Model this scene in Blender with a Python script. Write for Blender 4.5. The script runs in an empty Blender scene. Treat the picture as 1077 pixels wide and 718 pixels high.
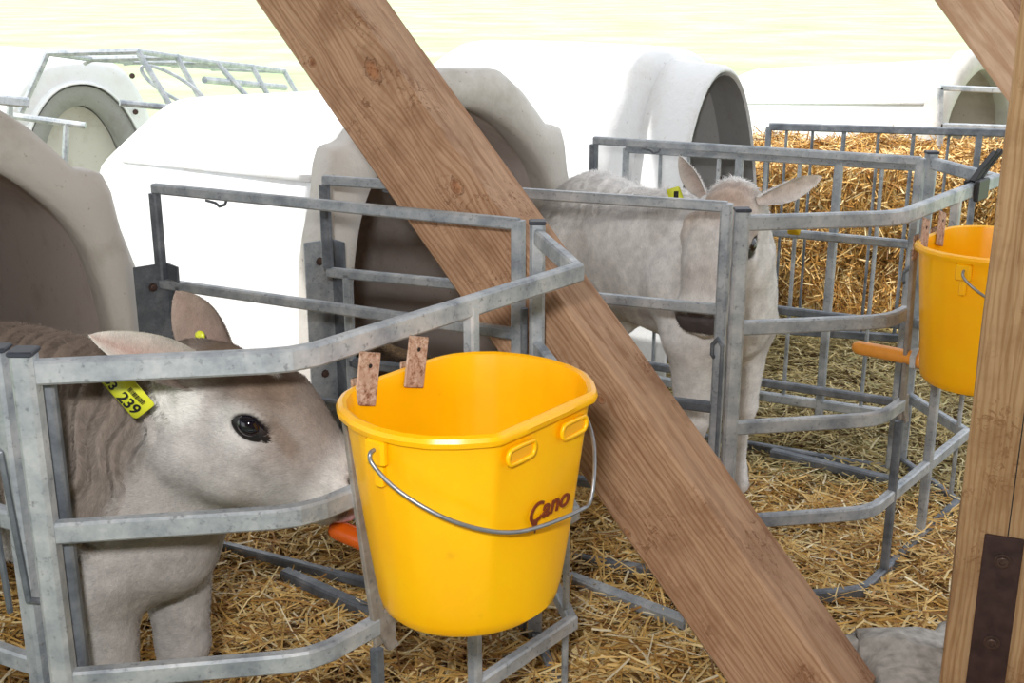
import bpy, bmesh, math, random
import numpy as np
from mathutils import Vector, Matrix

random.seed(7)
rng = np.random.default_rng(7)
SC = bpy.context.scene
COL = SC.collection

# ------------------------------------------------------------------ camera, world, sun, lights, exposure
CAM_H, PITCH, FPX = 1.52, math.radians(17), 1250.0
cd = bpy.data.cameras.new('camera'); cam = bpy.data.objects.new('camera', cd); COL.objects.link(cam)
cam.location = (0, 0, CAM_H); cam.rotation_euler = (math.radians(90) - PITCH, 0, 0)
cd.sensor_width = 36; cd.lens = FPX / 1077 * 36; cd.clip_start = 0.02; cd.clip_end = 500
SC.camera = cam

w = bpy.data.worlds.new('world'); SC.world = w; w.use_nodes = True
bg = w.node_tree.nodes['Background']; bg.inputs['Color'].default_value = (0.93, 0.96, 1.0, 1); bg.inputs['Strength'].default_value = 1.15

sd = bpy.data.lights.new('sun', 'SUN'); so = bpy.data.objects.new('sun', sd); COL.objects.link(so)
sd.energy = 3.6; sd.angle = math.radians(1.0); sd.color = (1, 0.97, 0.92)
SUN_DIR = Vector((-.983, -.183, 1.25)).normalized()
so.rotation_euler = SUN_DIR.to_track_quat('Z', 'Y').to_euler()

# the photographer's flash, above the lens
fd = bpy.data.lights.new('flash', 'AREA'); fo = bpy.data.objects.new('flash', fd); COL.objects.link(fo)
fd.shape = 'DISK'; fd.size = 0.12; fd.energy = 33; fd.color = (1, 0.985, 0.97)
fo.location = (-0.10, -0.03, CAM_H + 0.20); fo.rotation_euler = (math.radians(90) - PITCH, 0, 0)

vs = SC.view_settings; vs.view_transform = 'Standard'; vs.look = 'None'; vs.gamma = 1; vs.use_curve_mapping = False
vs.exposure = 0.30

# ------------------------------------------------------------------ helpers
def lin(r, g, b):
    f = lambda c: (c/255/12.92) if c/255 <= 0.04045 else ((c/255+0.055)/1.055)**2.4
    return (f(r), f(g), f(b), 1.0)

def at(px, py, Y):
    """a point of the photograph at ground distance Y, used to take measurements"""
    dx = (px-538.5)/FPX; dz = -(py-359)/FPX
    ry = math.cos(PITCH)+dz*math.sin(PITCH); rz = dz*math.cos(PITCH)-math.sin(PITCH)
    t = Y/ry
    return Vector((dx*t, Y, CAM_H+rz*t))

ORIG = {}
def tagp(o, label=None, cat=None, group=None, kind=None):
    if label: o['label'] = label
    if cat: o['category'] = cat
    if group: o['group'] = group
    if kind: o['kind'] = kind
    return o

def thing(name, label, cat, loc, group=None):
    o = bpy.data.objects.new(name, None); COL.objects.link(o); o.empty_display_size = .1
    o.location = loc; ORIG[o.name] = Vector(loc)
    return tagp(o, label, cat, group)

def obj(name, verts, faces, mat, parent=None, smooth=False, normals=None):
    """verts in world coordinates; stored relative to the parent's origin"""
    og = ORIG[parent.name] if parent else Vector((0, 0, 0))
    me = bpy.data.meshes.new(name)
    V = np.asarray(verts, dtype=np.float64).reshape(-1, 3) - np.array(og)
    if isinstance(faces, np.ndarray):
        n, k = faces.shape
        me.vertices.add(len(V)); me.vertices.foreach_set('co', V.ravel().astype(np.float32))
        me.loops.add(n*k); me.loops.foreach_set('vertex_index', faces.ravel().astype(np.int32))
        me.polygons.add(n); me.polygons.foreach_set('loop_start', (np.arange(n)*k).astype(np.int32))
        me.update(calc_edges=True); me.validate()
    else:
        me.from_pydata(V.tolist(), [], faces); me.update()
    if not isinstance(faces, np.ndarray):
        bm = bmesh.new(); bm.from_mesh(me); bmesh.ops.recalc_face_normals(bm, faces=bm.faces); bm.to_mesh(me); bm.free()
    if smooth: me.polygons.foreach_set('use_smooth', np.ones(len(me.polygons), dtype=bool))
    me.materials.append(mat)
    o = bpy.data.objects.new(name, me); COL.objects.link(o)
    if parent: o.parent = parent
    ORIG[o.name] = og
    return o

class MB:
    def __init__(s): s.v = []; s.f = []
    def add(s, v, f):
        n = len(s.v); s.v += [tuple(p) for p in v]; s.f += [tuple(i+n for i in q) for q in f]; return s
    def build(s, name, mat, parent=None, smooth=False): return obj(name, s.v, s.f, mat, parent, smooth)

def sweep(path, w, h=None, up=(0, 0, 1), side=None, round_=False, closed=False, n=8, bev=.18):
    """rectangular (w across, h along up) or round bar swept along a mitred path"""
    P = [Vector(p) for p in path]; N = len(P); h = h or w
    if round_:
        sec = [(w/2*math.cos(2*math.pi*i/n), w/2*math.sin(2*math.pi*i/n)) for i in range(n)]
    else:
        b = bev*min(w, h); a, c = w/2, h/2
        sec = [(a, -c+b), (a, c-b), (a-b, c), (-a+b, c), (-a, c-b), (-a, -c+b), (-a+b, -c), (a-b, -c)]
    rings = []; prev = None
    for i in range(N):
        if closed: t0 = (P[i]-P[i-1]).normalized(); t1 = (P[(i+1) % N]-P[i]).normalized()
        else:
            t1 = (P[i+1]-P[i]).normalized() if i < N-1 else (P[i]-P[i-1]).normalized()
            t0 = (P[i]-P[i-1]).normalized() if i > 0 else t1
        t = (t0+t1).normalized(); k = 1/max(.35, t.dot(t1))
        if side is not None: s = Vector(side).normalized()
        elif round_ and prev is not None: s = (prev-t*prev.dot(t)).normalized()
        else:
            s = t.cross(Vector(up))
            if s.length < 1e-3: s = t.cross(Vector((1, 0, 0)))
            s.normalize()
        prev = s; u = s.cross(t).normalized()
        m = (t1-t0)
        ring = []
        for (x, y) in sec:
            o = s*x+u*y
            if m.length > 1e-4:
                mm = m.normalized(); o = o+mm*(o.dot(mm))*(k-1)
            ring.append(P[i]+o)
        rings.append(ring)
    M = len(sec); v = [p for r in rings for p in r]; f = []
    for i in range(N if closed else N-1):
        j = (i+1) % N
        for q in range(M):
            r = (q+1) % M; f.append((i*M+q, i*M+r, j*M+r, j*M+q))
    if not closed: f.append(tuple(range(M))[::-1]); f.append(tuple((N-1)*M+q for q in range(M)))
    return v, f

def box(c, size, X=(1, 0, 0), Y=(0, 1, 0), Z=(0, 0, 1), bev=.0):
    c = Vector(c); X, Y, Z = Vector(X), Vector(Y), Vector(Z); a, b, d = [s/2 for s in size]
    if bev <= 0:
        v = [c+X*(i*a)+Y*(j*b)+Z*(k*d) for i in (-1, 1) for j in (-1, 1) for k in (-1, 1)]
        return v, [(0, 1, 3, 2), (4, 6, 7, 5), (0, 4, 5, 1), (2, 3, 7, 6), (0, 2, 6, 4), (1, 5, 7, 3)]
    pts = []
    for k, e in ((-d, bev), (-d+bev, 0), (d-bev, 0), (d, bev)):
        ring = []
        for (i, j) in ((1, 1), (-1, 1), (-1, -1), (1, -1)):
            A, B = (a-e), (b-e); bb = bev
            if i*j > 0: ring += [(i*A, j*(B-bb)), (i*(A-bb), j*B)]
            else: ring += [(i*(A-bb), j*B), (i*A, j*(B-bb))]
        pts += [c+X*x+Y*y+Z*k for x, y in ring]
    f = []
    for r in range(3):
        for q in range(8): f.append((r*8+q, r*8+(q+1) % 8, (r+1)*8+(q+1) % 8, (r+1)*8+q))
    f.append(tuple(range(8))[::-1]); f.append(tuple(24+q for q in range(8)))
    return pts, f

def lathe(c, axis, prof, n=20):
    """prof: list of (distance along axis, radius)"""
    c = Vector(c); t = Vector(axis).normalized(); s = t.orthogonal().normalized(); u = t.cross(s)
    v = []; f = []
    for (d, r) in prof:
        for i in range(n):
            a = 2*math.pi*i/n; v.append(c+t*d+(s*math.cos(a)+u*math.sin(a))*max(r, 1e-5))
    for k in range(len(prof)-1):
        for i in range(n): f.append((k*n+i, k*n+(i+1) % n, (k+1)*n+(i+1) % n, (k+1)*n+i))
    f.append(tuple(range(n))[::-1]); f.append(tuple((len(prof)-1)*n+i for i in range(n)))
    return v, f

def chaikin(P, it=2, closed=False):
    P = [tuple(p) for p in P]
    for _ in range(it):
        Q = [] if closed else [P[0]]
        n = len(P)
        for i in range(n if closed else n-1):
            a, b = P[i], P[(i+1) % n]
            Q.append(tuple(.75*x+.25*y for x, y in zip(a, b))); Q.append(tuple(.25*x+.75*y for x, y in zip(a, b)))
        if not closed: Q.append(P[-1])
        P = Q
    return P

def chaikin0(P, k=.22):
    Q = []
    for a, b in zip(P[:-1], P[1:]):
        Q += [a, tuple(x*(1-k)+y*k for x, y in zip(a, b)), tuple(x*k+y*(1-k) for x, y in zip(a, b))]
    return Q+[P[-1]]

def resample(P, n, closed=False):
    A = np.array(P, float)
    if closed: A = np.vstack([A, A[:1]])
    L = np.concatenate([[0], np.cumsum(np.linalg.norm(np.diff(A, axis=0), axis=1))])
    t = np.linspace(0, L[-1], n, endpoint=not closed)
    return np.stack([np.interp(t, L, A[:, k]) for k in range(A.shape[1])], 1)

# ------------------------------------------------------------------ materials
def newmat(name):
    m = bpy.data.materials.new(name); m.use_nodes = True
    nt = m.node_tree; b = nt.nodes['Principled BSDF']
    return m, nt, b
def N(nt, t, **kw):
    n = nt.nodes.new(t)
    for k, v in kw.items():
        if k in n.inputs: n.inputs[k].default_value = v
        else: setattr(n, k, v)
    return n
def ramp(nt, fac, stops):
    r = nt.nodes.new('ShaderNodeValToRGB'); e = r.color_ramp.elements
    while len(e) < len(stops): e.new(.5)
    for i, (p, c) in enumerate(stops): e[i].position = p; e[i].color = c
    nt.links.new(fac, r.inputs[0]); return r.outputs[0]
def bump(nt, b, height, strength, dist=.01):
    n = nt.nodes.new('ShaderNodeBump'); n.inputs['Strength'].default_value = strength; n.inputs['Distance'].default_value = dist
    nt.links.new(height, n.inputs['Height']); nt.links.new(n.outputs[0], b.inputs['Normal'])
def mix(nt, fac, a, c, mode='MIX'):
    n = nt.nodes.new('ShaderNodeMix'); n.data_type = 'RGBA'; n.blend_type = mode
    for s, v in ((0, fac), (6, a), (7, c)):
        if hasattr(v, 'links') or hasattr(v, 'is_linked'): nt.links.new(v, n.inputs[s])
        else: n.inputs[s].default_value = v
    return n.outputs[2]
def noise(nt, scale, detail=3, rough=.5, vec=None, dist=0):
    n = N(nt, 'ShaderNodeTexNoise'); n.inputs['Scale'].default_value = scale; n.inputs['Detail'].default_value = detail
    n.inputs['Roughness'].default_value = rough; n.inputs['Distortion'].default_value = dist
    if vec is None:
        tc = nt.nodes.new('ShaderNodeTexCoord'); vec = tc.outputs['Object']
    nt.links.new(vec, n.inputs['Vector']); return n.outputs['Fac']
def mapping(nt, scale, rot=(0, 0, 0)):
    tc = nt.nodes.new('ShaderNodeTexCoord'); m = nt.nodes.new('ShaderNodeMapping')
    m.inputs['Scale'].default_value = scale; m.inputs['Rotation'].default_value = rot
    nt.links.new(tc.outputs['Object'], m.inputs['Vector']); return m.outputs[0]

def galv(name, c0, c1, c2, metal=.35, rough=.5):
    m, nt, b = newmat(name)
    f = noise(nt, 14, 5, .65); f2 = noise(nt, 90, 3, .6)
    c = ramp(nt, f, [(.3, c0), (.5, c1), (.68, c2)])
    c = mix(nt, ramp(nt, f2, [(.58, (0, 0, 0, 1)), (.72, (.6, .6, .6, 1))]), c, lin(96, 98, 104))
    nt.links.new(c, b.inputs['Base Color']); b.inputs['Metallic'].default_value = metal; b.inputs['Roughness'].default_value = rough
    bump(nt, b, f2, .25, .002); return m
M_GALV = galv('galvanised_steel', lin(128, 136, 146), lin(168, 174, 180), lin(196, 199, 202))
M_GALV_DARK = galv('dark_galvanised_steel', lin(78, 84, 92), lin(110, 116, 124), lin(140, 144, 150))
M_GALV_DIRTY = galv('dirty_galvanised_steel', lin(120, 108, 98), lin(146, 138, 130), lin(168, 166, 162), .2, .6)
M_BRIGHT = galv('bright_zinc', lin(150, 160, 170), lin(190, 196, 202), lin(214, 218, 222), .3, .45)

def rusty():
    m, nt, b = newmat('rusty_plate')
    f = noise(nt, 120, 6, .7); g = noise(nt, 30, 3)
    c = ramp(nt, f, [(.35, lin(104, 66, 46)), (.47, lin(168, 136, 114)), (.62, lin(196, 176, 160))])
    c = mix(nt, ramp(nt, g, [(.5, (0, 0, 0, 1)), (.62, (.8, .8, .8, 1))]), c, lin(170, 142, 122))
    nt.links.new(c, b.inputs['Base Color']); b.inputs['Roughness'].default_value = .7; b.inputs['Metallic'].default_value = .15
    bump(nt, b, f, .4, .002); return m
M_RUST = rusty()

def plain(name, c, rough=.5, metal=0, bumps=0, spec=.5, coat=0, scale=60, vary=.0):
    m, nt, b = newmat(name); b.inputs['Roughness'].default_value = rough; b.inputs['Metallic'].default_value = metal
    b.inputs['Specular IOR Level'].default_value = spec; b.inputs['Coat Weight'].default_value = coat
    f = noise(nt, scale, 4)
    lo = tuple(x*(1-vary) for x in c[:3])+(1,); hi = tuple(min(1, x*(1+vary)) for x in c[:3])+(1,)
    nt.links.new(ramp(nt, f, [(.3, lo), (.7, hi)]), b.inputs['Base Color'])
    if bumps: bump(nt, b, f, bumps, .004)
    return m

def bucket_mat():
    m, nt, b = newmat('yellow_plastic')
    f = noise(nt, 9, 3); g = noise(nt, 25, 4, .6)
    c = ramp(nt, f, [(.3, lin(250, 178, 2)), (.7, lin(252, 188, 6))])
    c = mix(nt, ramp(nt, g, [(.66, (0, 0, 0, 1)), (.8, (.35, .35, .35, 1))]), c, lin(190, 130, 20))
    nt.links.new(c, b.inputs['Base Color']); b.inputs['Roughness'].default_value = .32
    b.inputs['Subsurface Weight'].default_value = .25; b.inputs['Subsurface Radius'].default_value = (.03, .015, .002); b.inputs['Subsurface Scale'].default_value = .5
    bump(nt, b, noise(nt, 60, 3), .05, .003); return m
M_YEL = bucket_mat()
M_TEAT = plain('orange_rubber', lin(196, 84, 14), .22, vary=.05)
M_TEAT_PALE = plain('amber_rubber', lin(226, 150, 60), .3, vary=.05)
M_WIRE = plain('steel_wire', lin(138, 140, 146), .35, .6, vary=.15)
M_MAROON = plain('maroon_print', lin(112, 44, 20), .5)
M_BLACK = plain('black_plastic', lin(34, 34, 38), .45, vary=.2)
M_CAP = plain('black_end_cap', lin(52, 56, 66), .5, vary=.2)
M_TAG = plain('yellow_tag_plastic', lin(222, 226, 60), .4, vary=.03)
M_TAG2 = plain('orange_yellow_tag_plastic', lin(240, 205, 40), .4, vary=.03)
M_INK = plain('black_ink', lin(20, 20, 22), .6)
M_EYE = plain('wet_eye', lin(14, 13, 24), .04, coat=1.0)
M_IRIS = plain('dark_iris', lin(38, 32, 34), .3, coat=.4)
M_LID = plain('black_eyelid', lin(26, 22, 24), .35, vary=.3)
M_TONGUE = plain('pink_grey_tongue', lin(176, 140, 146), .25, bumps=.3, vary=.15, scale=120, coat=.4)
M_NOSE = plain('dark_nose_skin', lin(70, 58, 58), .3, bumps=.5, vary=.3, scale=200, coat=.3)
M_STRAP = plain('black_painted_steel', lin(62, 44, 44), .5, .1, bumps=.4, vary=.35, scale=35)
M_BOLT = plain('old_bolt', lin(84, 66, 60), .45, .4, vary=.2)
M_STONE = plain('grey_stone', lin(176, 174, 170), .95, bumps=1, vary=.3, scale=40)

def hutch_mat(name, c, dirt, amt):
    m, nt, b = newmat(name)
    f = noise(nt, 5, 5, .65); g = noise(nt, 60, 4, .6)
    cc = mix(nt, ramp(nt, f, [(.5, (0, 0, 0, 1)), (.75, (amt, amt, amt, 1))]), c, dirt)
    cc = mix(nt, ramp(nt, g, [(.66, (0, 0, 0, 1)), (.74, (amt, amt, amt, 1))]), cc, lin(120, 104, 84))
    nt.links.new(cc, b.inputs['Base Color']); b.inputs['Roughness'].default_value = .55
    bump(nt, b, noise(nt, 38, 5, .6), .35, .008); return m
M_HUTCH = hutch_mat('white_fibreglass', lin(236, 238, 240), lin(214, 208, 196), .4)
M_HFACE = hutch_mat('greyer_fibreglass', lin(204, 200, 194), lin(160, 152, 138), .7)  # greyer and more mottled than the white shell
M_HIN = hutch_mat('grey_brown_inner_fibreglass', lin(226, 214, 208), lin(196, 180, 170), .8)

def wood_mat(name, cA, cB, cC, knots, seed=0):
    """grain runs along local Z of the timber; knots: (x,y,z,r) in object space"""
    m, nt, b = newmat(name)
    tc = nt.nodes.new('ShaderNodeTexCoord')
    vec = tc.outputs['Object']
    # warp the grain round the knots
    kn = None; warp = None
    for (x, y, z, r) in knots:
        d = nt.nodes.new('ShaderNodeVectorMath'); d.operation = 'SUBTRACT'; nt.links.new(vec, d.inputs[0]); d.inputs[1].default_value = (x, y, z)
        s = nt.nodes.new('ShaderNodeVectorMath'); s.operation = 'MULTIPLY'; nt.links.new(d.outputs[0], s.inputs[0]); s.inputs[1].default_value = (1, 1, .62)
        l = nt.nodes.new('ShaderNodeVectorMath'); l.operation = 'LENGTH'; nt.links.new(s.outputs[0], l.inputs[0])
        q = nt.nodes.new('ShaderNodeMath'); q.operation = 'DIVIDE'; nt.links.new(l.outputs['Value'], q.inputs[0]); q.inputs[1].default_value = r
        e = nt.nodes.new('ShaderNodeMath'); e.operation = 'MULTIPLY'; nt.links.new(q.outputs[0], e.inputs[0]); nt.links.new(q.outputs[0], e.inputs[1])
        g = nt.nodes.new('ShaderNodeMath'); g.operation = 'MULTIPLY'; nt.links.new(e.outputs[0], g.inputs[0]); g.inputs[1].default_value = -.35
        x_ = nt.nodes.new('ShaderNodeMath'); x_.operation = 'EXPONENT'; nt.links.new(g.outputs[0], x_.inputs[0])
        w_ = nt.nodes.new('ShaderNodeVectorMath'); w_.operation = 'SCALE'; nt.links.new(d.outputs[0], w_.inputs[0]); nt.links.new(x_.outputs[0], w_.inputs['Scale'])
        if warp is None: warp = w_.outputs[0]; kn = q.outputs[0]
        else:
            a = nt.nodes.new('ShaderNodeVectorMath'); a.operation = 'ADD'; nt.links.new(warp, a.inputs[0]); nt.links.new(w_.outputs[0], a.inputs[1]); warp = a.outputs[0]
            mn = nt.nodes.new('ShaderNodeMath'); mn.operation = 'MINIMUM'; nt.links.new(kn, mn.inputs[0]); nt.links.new(q.outputs[0], mn.inputs[1]); kn = mn.outputs[0]
    if warp is not None:
        sc = nt.nodes.new('ShaderNodeVectorMath'); sc.operation = 'SCALE'; sc.inputs['Scale'].default_value = -.75; nt.links.new(warp, sc.inputs[0])
        ad = nt.nodes.new('ShaderNodeVectorMath'); ad.operation = 'ADD'; nt.links.new(vec, ad.inputs[0]); nt.links.new(sc.outputs[0], ad.inputs[1]); gv = ad.outputs[0]
    else: gv = vec
    mp = nt.nodes.new('ShaderNodeMapping'); mp.inputs['Scale'].default_value = (1, 1, .05); mp.inputs['Location'].default_value = (seed, seed, 0); nt.links.new(gv, mp.inputs['Vector'])
    fine = noise(nt, 230, 4, .6, mp.outputs[0]); mid = noise(nt, 60, 4, .55, mp.outputs[0], .6)
    mp2 = nt.nodes.new('ShaderNodeMapping'); mp2.inputs['Scale'].default_value = (1, 1, .16); mp2.inputs['Location'].default_value = (seed, 0, 0); nt.links.new(gv, mp2.inputs['Vector'])
    wv = nt.nodes.new('ShaderNodeTexWave'); wv.wave_type = 'RINGS'; wv.rings_direction = 'Z'; wv.inputs['Scale'].default_value = 26; wv.inputs['Distortion'].default_value = 7
    wv.inputs['Detail'].default_value = 3; wv.inputs['Detail Scale'].default_value = 1.2; nt.links.new(mp2.outputs[0], wv.inputs['Vector'])
    c = ramp(nt, wv.outputs['Fac'], [(.1, cB), (.6, cA)])
    c = mix(nt, .42, c, ramp(nt, mid, [(.3, cC), (.65, cA)]))
    c = mix(nt, ramp(nt, fine, [(.28, (.6, .6, .6, 1)), (.42, (0, 0, 0, 1))]), c, cC)
    stain = noise(nt, 7, 5, .6); c = mix(nt, ramp(nt, stain, [(.48, (0, 0, 0, 1)), (.70, (.6, .6, .6, 1))]), c, cC)
    fleck = noise(nt, 42, 6, .75, None, 1.5); msk = noise(nt, 6.5, 2, .5)
    fm = nt.nodes.new('ShaderNodeMath'); fm.operation = 'MULTIPLY'; nt.links.new(ramp(nt, fleck, [(.52, (0, 0, 0, 1)), (.60, (1, 1, 1, 1))]), fm.inputs[0]); nt.links.new(ramp(nt, msk, [(.52, (0, 0, 0, 1)), (.62, (.8, .8, .8, 1))]), fm.inputs[1])
    c = mix(nt, fm.outputs[0], c, cC)
    if kn is not None:
        kv = noise(nt, 55, 4, .6)
        jn = nt.nodes.new('ShaderNodeMath'); jn.operation = 'MULTIPLY_ADD'; nt.links.new(kv, jn.inputs[0]); jn.inputs[1].default_value = .8; nt.links.new(kn, jn.inputs[2])
        c = mix(nt, ramp(nt, jn.outputs[0], [(.0, (1, 1, 1, 1)), (.75, (.75, .75, .75, 1)), (1.0, (.0, .0, .0, 1))]), c, ramp(nt, kv, [(.42, lin(120, 72, 44)), (.58, lin(178, 122, 84))]))
        rr = ramp(nt, jn.outputs[0], [(.88, (0, 0, 0, 1)), (.97, (.75, .75, .75, 1)), (1.0, (0, 0, 0, 1))]); c = mix(nt, rr, c, lin(96, 62, 40))
    nt.links.new(c, b.inputs['Base Color']); b.inputs['Roughness'].default_value = .75; b.inputs['Specular IOR Level'].default_value = .25
    bump(nt, b, fine, .5, .003); return m

def vcol_mat(name, rough=.8, nscale=40, spec=.2, lo=.86, hi=1.06, bump_s=0, wrinkle=False, sheen=0):
    m, nt, b = newmat(name)
    a = nt.nodes.new('ShaderNodeAttribute'); a.attribute_name = 'tint'
    f = noise(nt, nscale, 4, .6)
    c = mix(nt, 1.0, a.outputs['Color'], ramp(nt, f, [(.3, (lo, lo, lo, 1)), (.7, (hi, hi, hi, 1))]), 'MULTIPLY')
    nt.links.new(c, b.inputs['Base Color']); b.inputs['Roughness'].default_value = rough; b.inputs['Specular IOR Level'].default_value = spec
    if bump_s: bump(nt, b, noise(nt, 160, 4, .7, mapping(nt, (1, 1, .35))), bump_s, .004)
    return m
M_STRAW = vcol_mat('straw_stems', .55, 30, .35)
M_COAT = vcol_mat('calf_hide', .85, 34, .1, .80, 1.05, .5)
M_FUR = vcol_mat('calf_hair', .75, 34, .15, .80, 1.06)

def bed_mat(name, a, b_, c_):
    m, nt, b = newmat(name)
    f = noise(nt, 70, 6, .7); g = noise(nt, 9, 3)
    c = ramp(nt, f, [(.3, a), (.5, b_), (.7, c_)]); c = mix(nt, ramp(nt, g, [(.4, (0, 0, 0, 1)), (.7, (.5, .5, .5, 1))]), c, a)
    nt.links.new(c, b.inputs['Base Color']); b.inputs['Roughness'].default_value = .9
    bump(nt, b, f, 1, .02); return m
M_BED = bed_mat('trodden_bedding', lin(66, 44, 22), lin(116, 84, 44), lin(170, 134, 80))
M_HAYCORE = bed_mat('packed_straw', lin(90, 62, 30), lin(150, 110, 58), lin(196, 156, 92))
def grass_mat():
    m, nt, b = newmat('mown_field')
    f = noise(nt, .35, 5, .6); g = noise(nt, 6, 4, .6)
    c = ramp(nt, f, [(.35, lin(168, 186, 144)), (.5, lin(180, 196, 160)), (.65, lin(196, 204, 178))])
    c = mix(nt, ramp(nt, g, [(.45, (0, 0, 0, 1)), (.7, (.5, .5, .5, 1))]), c, lin(160, 178, 134))
    nt.links.new(c, b.inputs['Base Color']); b.inputs['Roughness'].default_value = .95; b.inputs['Specular IOR Level'].default_value = .05; return m
M_GRASS = grass_mat()
M_ROOF = plain('roof_boards', lin(124, 100, 78), .8, vary=.15, scale=8)
M_GRAVEL = plain('pale_gravel', lin(226, 222, 214), .95, bumps=.5, vary=.1, scale=30)

# ------------------------------------------------------------------ layout directions
D = Vector((.7595, .6505, 0))          # along a hutch front
BK = Vector((-.6505, .7595, 0))        # towards the back of a hutch
G2 = Vector((-.566, 3.40, 0))          # left foot of the middle hutch front
SH = Vector((1.21, 1.0, 0))            # step from one pen to the next
G1 = G2-SH

# ------------------------------------------------------------------ setting
def height(x, y):
    return (.010*np.sin(x*5.1+1)+.010*np.sin(y*6.3+x*2)+.006*np.sin(x*17+y*9)+.005*np.sin(y*23-x*11))
xs = np.linspace(-3.2, 3.6, 150); ys = np.linspace(1.0, 6.6, 130)
X, Yg = np.meshgrid(xs, ys); Zg = height(X, Yg)-.012
V = np.stack([X.ravel(), Yg.ravel(), Zg.ravel()], 1); i = np.arange(149); j = np.arange(129)
I, J = np.meshgrid(i, j); q = (J*150+I).ravel(); F = np.stack([q, q+1, q+151, q+150], 1)
tagp(obj('floor', V, F, M_BED, smooth=True), kind='structure')
tagp(obj('ground', [(-60, -4, -.06), (60, -4, -.06), (60, 140, -.06), (-60, 140, -.06)], [(0, 1, 2, 3)], M_GRASS), kind='structure')
# unseen barn roof, edges set to shade the pens and leave hutches sunlit
V_OUT = Vector((.6505, -.7595, 0))
c = G2+D*(-3.2)+V_OUT*1.85+Vector((0, 0, 2.9))
tagp(obj('ceiling_unseen', *box(c, (7.6, 5.6, .08), D, -V_OUT, (0, 0, 1)), M_ROOF), kind='structure')

tagp(obj('wall_added_shade', *box(G2+D*(-3.2)+V_OUT*4.55+Vector((0, 0, 1.4)), (7.6, .06, 2.9), D, -V_OUT, (0, 0, 1)), M_ROOF), kind='structure')  # unseen wall added to darken ambient light from right and rear
# ------------------------------------------------------------------ timbers
def timber(name, label, cat, A, B, wd, hd, phi, mat_args, bevel=.006, twist_ref=None):
    A, B = Vector(A), Vector(B); t = (B-A); L = t.length; t.normalize()
    s = t.cross(Vector((0, 0, 1)))
    s = Vector((1, 0, 0)) if s.length < 1e-3 else s.normalized()
    u = s.cross(t)
    a = s*math.cos(phi)+u*math.sin(phi); b = s*(-math.sin(phi))+u*math.cos(phi)
    v, f = box((0, 0, L/2), (wd, hd, L), bev=bevel)
    # rings along the length for slightly waney edges
    me = bpy.data.meshes.new(name); me.from_pydata([tuple(p) for p in v], [], f)
    bm = bmesh.new(); bm.from_mesh(me)
    for k in range(1, 60):
        bmesh.ops.bisect_plane(bm, geom=bm.verts[:]+bm.edges[:]+bm.faces[:], plane_co=(0, 0, L*k/60), plane_no=(0, 0, 1))
    r = random.Random(3)
    from mathutils import noise as mn
    for vv in bm.verts:
        n = mn.noise_vector(Vector((vv.co.x*6, vv.co.y*6, vv.co.z*4)))*.003
        vv.co.x += n.x; vv.co.y += n.y
    bmesh.ops.recalc_face_normals(bm, faces=bm.faces)
    bm.to_mesh(me); bm.free()
    me.materials.append(mat_args)
    o = bpy.data.objects.new(name, me); COL.objects.link(o)
    o.matrix_world = Matrix(((a.x, b.x, t.x, A.x), (a.y, b.y, t.y, A.y), (a.z, b.z, t.z, A.z), (0, 0, 0, 1)))
    return tagp(o, label, cat)

BA, BB = Vector((.674, 2.240, 0)), Vector((-.593, 3.245, 1.6))
bt = (BB-BA).normalized()
BWD, BHD, BPHI = .216, .187, 1.403
_s = bt.cross(Vector((0, 0, 1))).normalized(); _u = _s.cross(bt)
_a = _s*math.cos(BPHI)+_u*math.sin(BPHI); _b = -_s*math.sin(BPHI)+_u*math.cos(BPHI)
BA2 = BA-bt*.02; BB2 = BB+bt*2.2/ max(.1, bt.z) * .5
def beam_local(px, py):
    """point on the broad face or edge face of the leaning beam under a photo pixel"""
    r = at(px, py, 1.0)-Vector((0, 0, CAM_H)); o = Vector((0, 0, CAM_H))
    best = None
    for ax, h, oth, ho in ((_a, BWD/2, _b, BHD/2), (_b, BHD/2, _a, BWD/2)):
        for sg in (-1, 1):
            nn = ax*sg
            if nn.dot(r) >= 0: continue
            tt = ((BA2+nn*h)-o).dot(nn)/r.dot(nn); p = o+r*tt-BA2
            if abs(p.dot(oth)) <= ho*1.02 and (best is None or tt < best[0]): best = (tt, (p.dot(_a), p.dot(_b), p.dot(bt)))
    return best[1] if best else (0, 0, -5)
kn = [(p, r) for p, r in ((beam_local(392, 74), .036), (beam_local(480, 196), .026), (beam_local(455, 232), .018), (beam_local(328, 66), .018), (beam_local(470, 300), .016), (beam_local(660, 560), .012), (beam_local(430, 250), .014), (beam_local(632, 420), .016)) if p[2] > -1]
M_BEAM = wood_mat('pine_beam', lin(196, 160, 130), lin(168, 126, 94), lin(126, 86, 60), [(*p, r) for p, r in kn], 1.3)
timber('leaning_timber_beam', 'big knotty pine beam leaning to the left between the two pens', 'beam', BA2, BB2, BWD, BHD, BPHI, M_BEAM)

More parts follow.
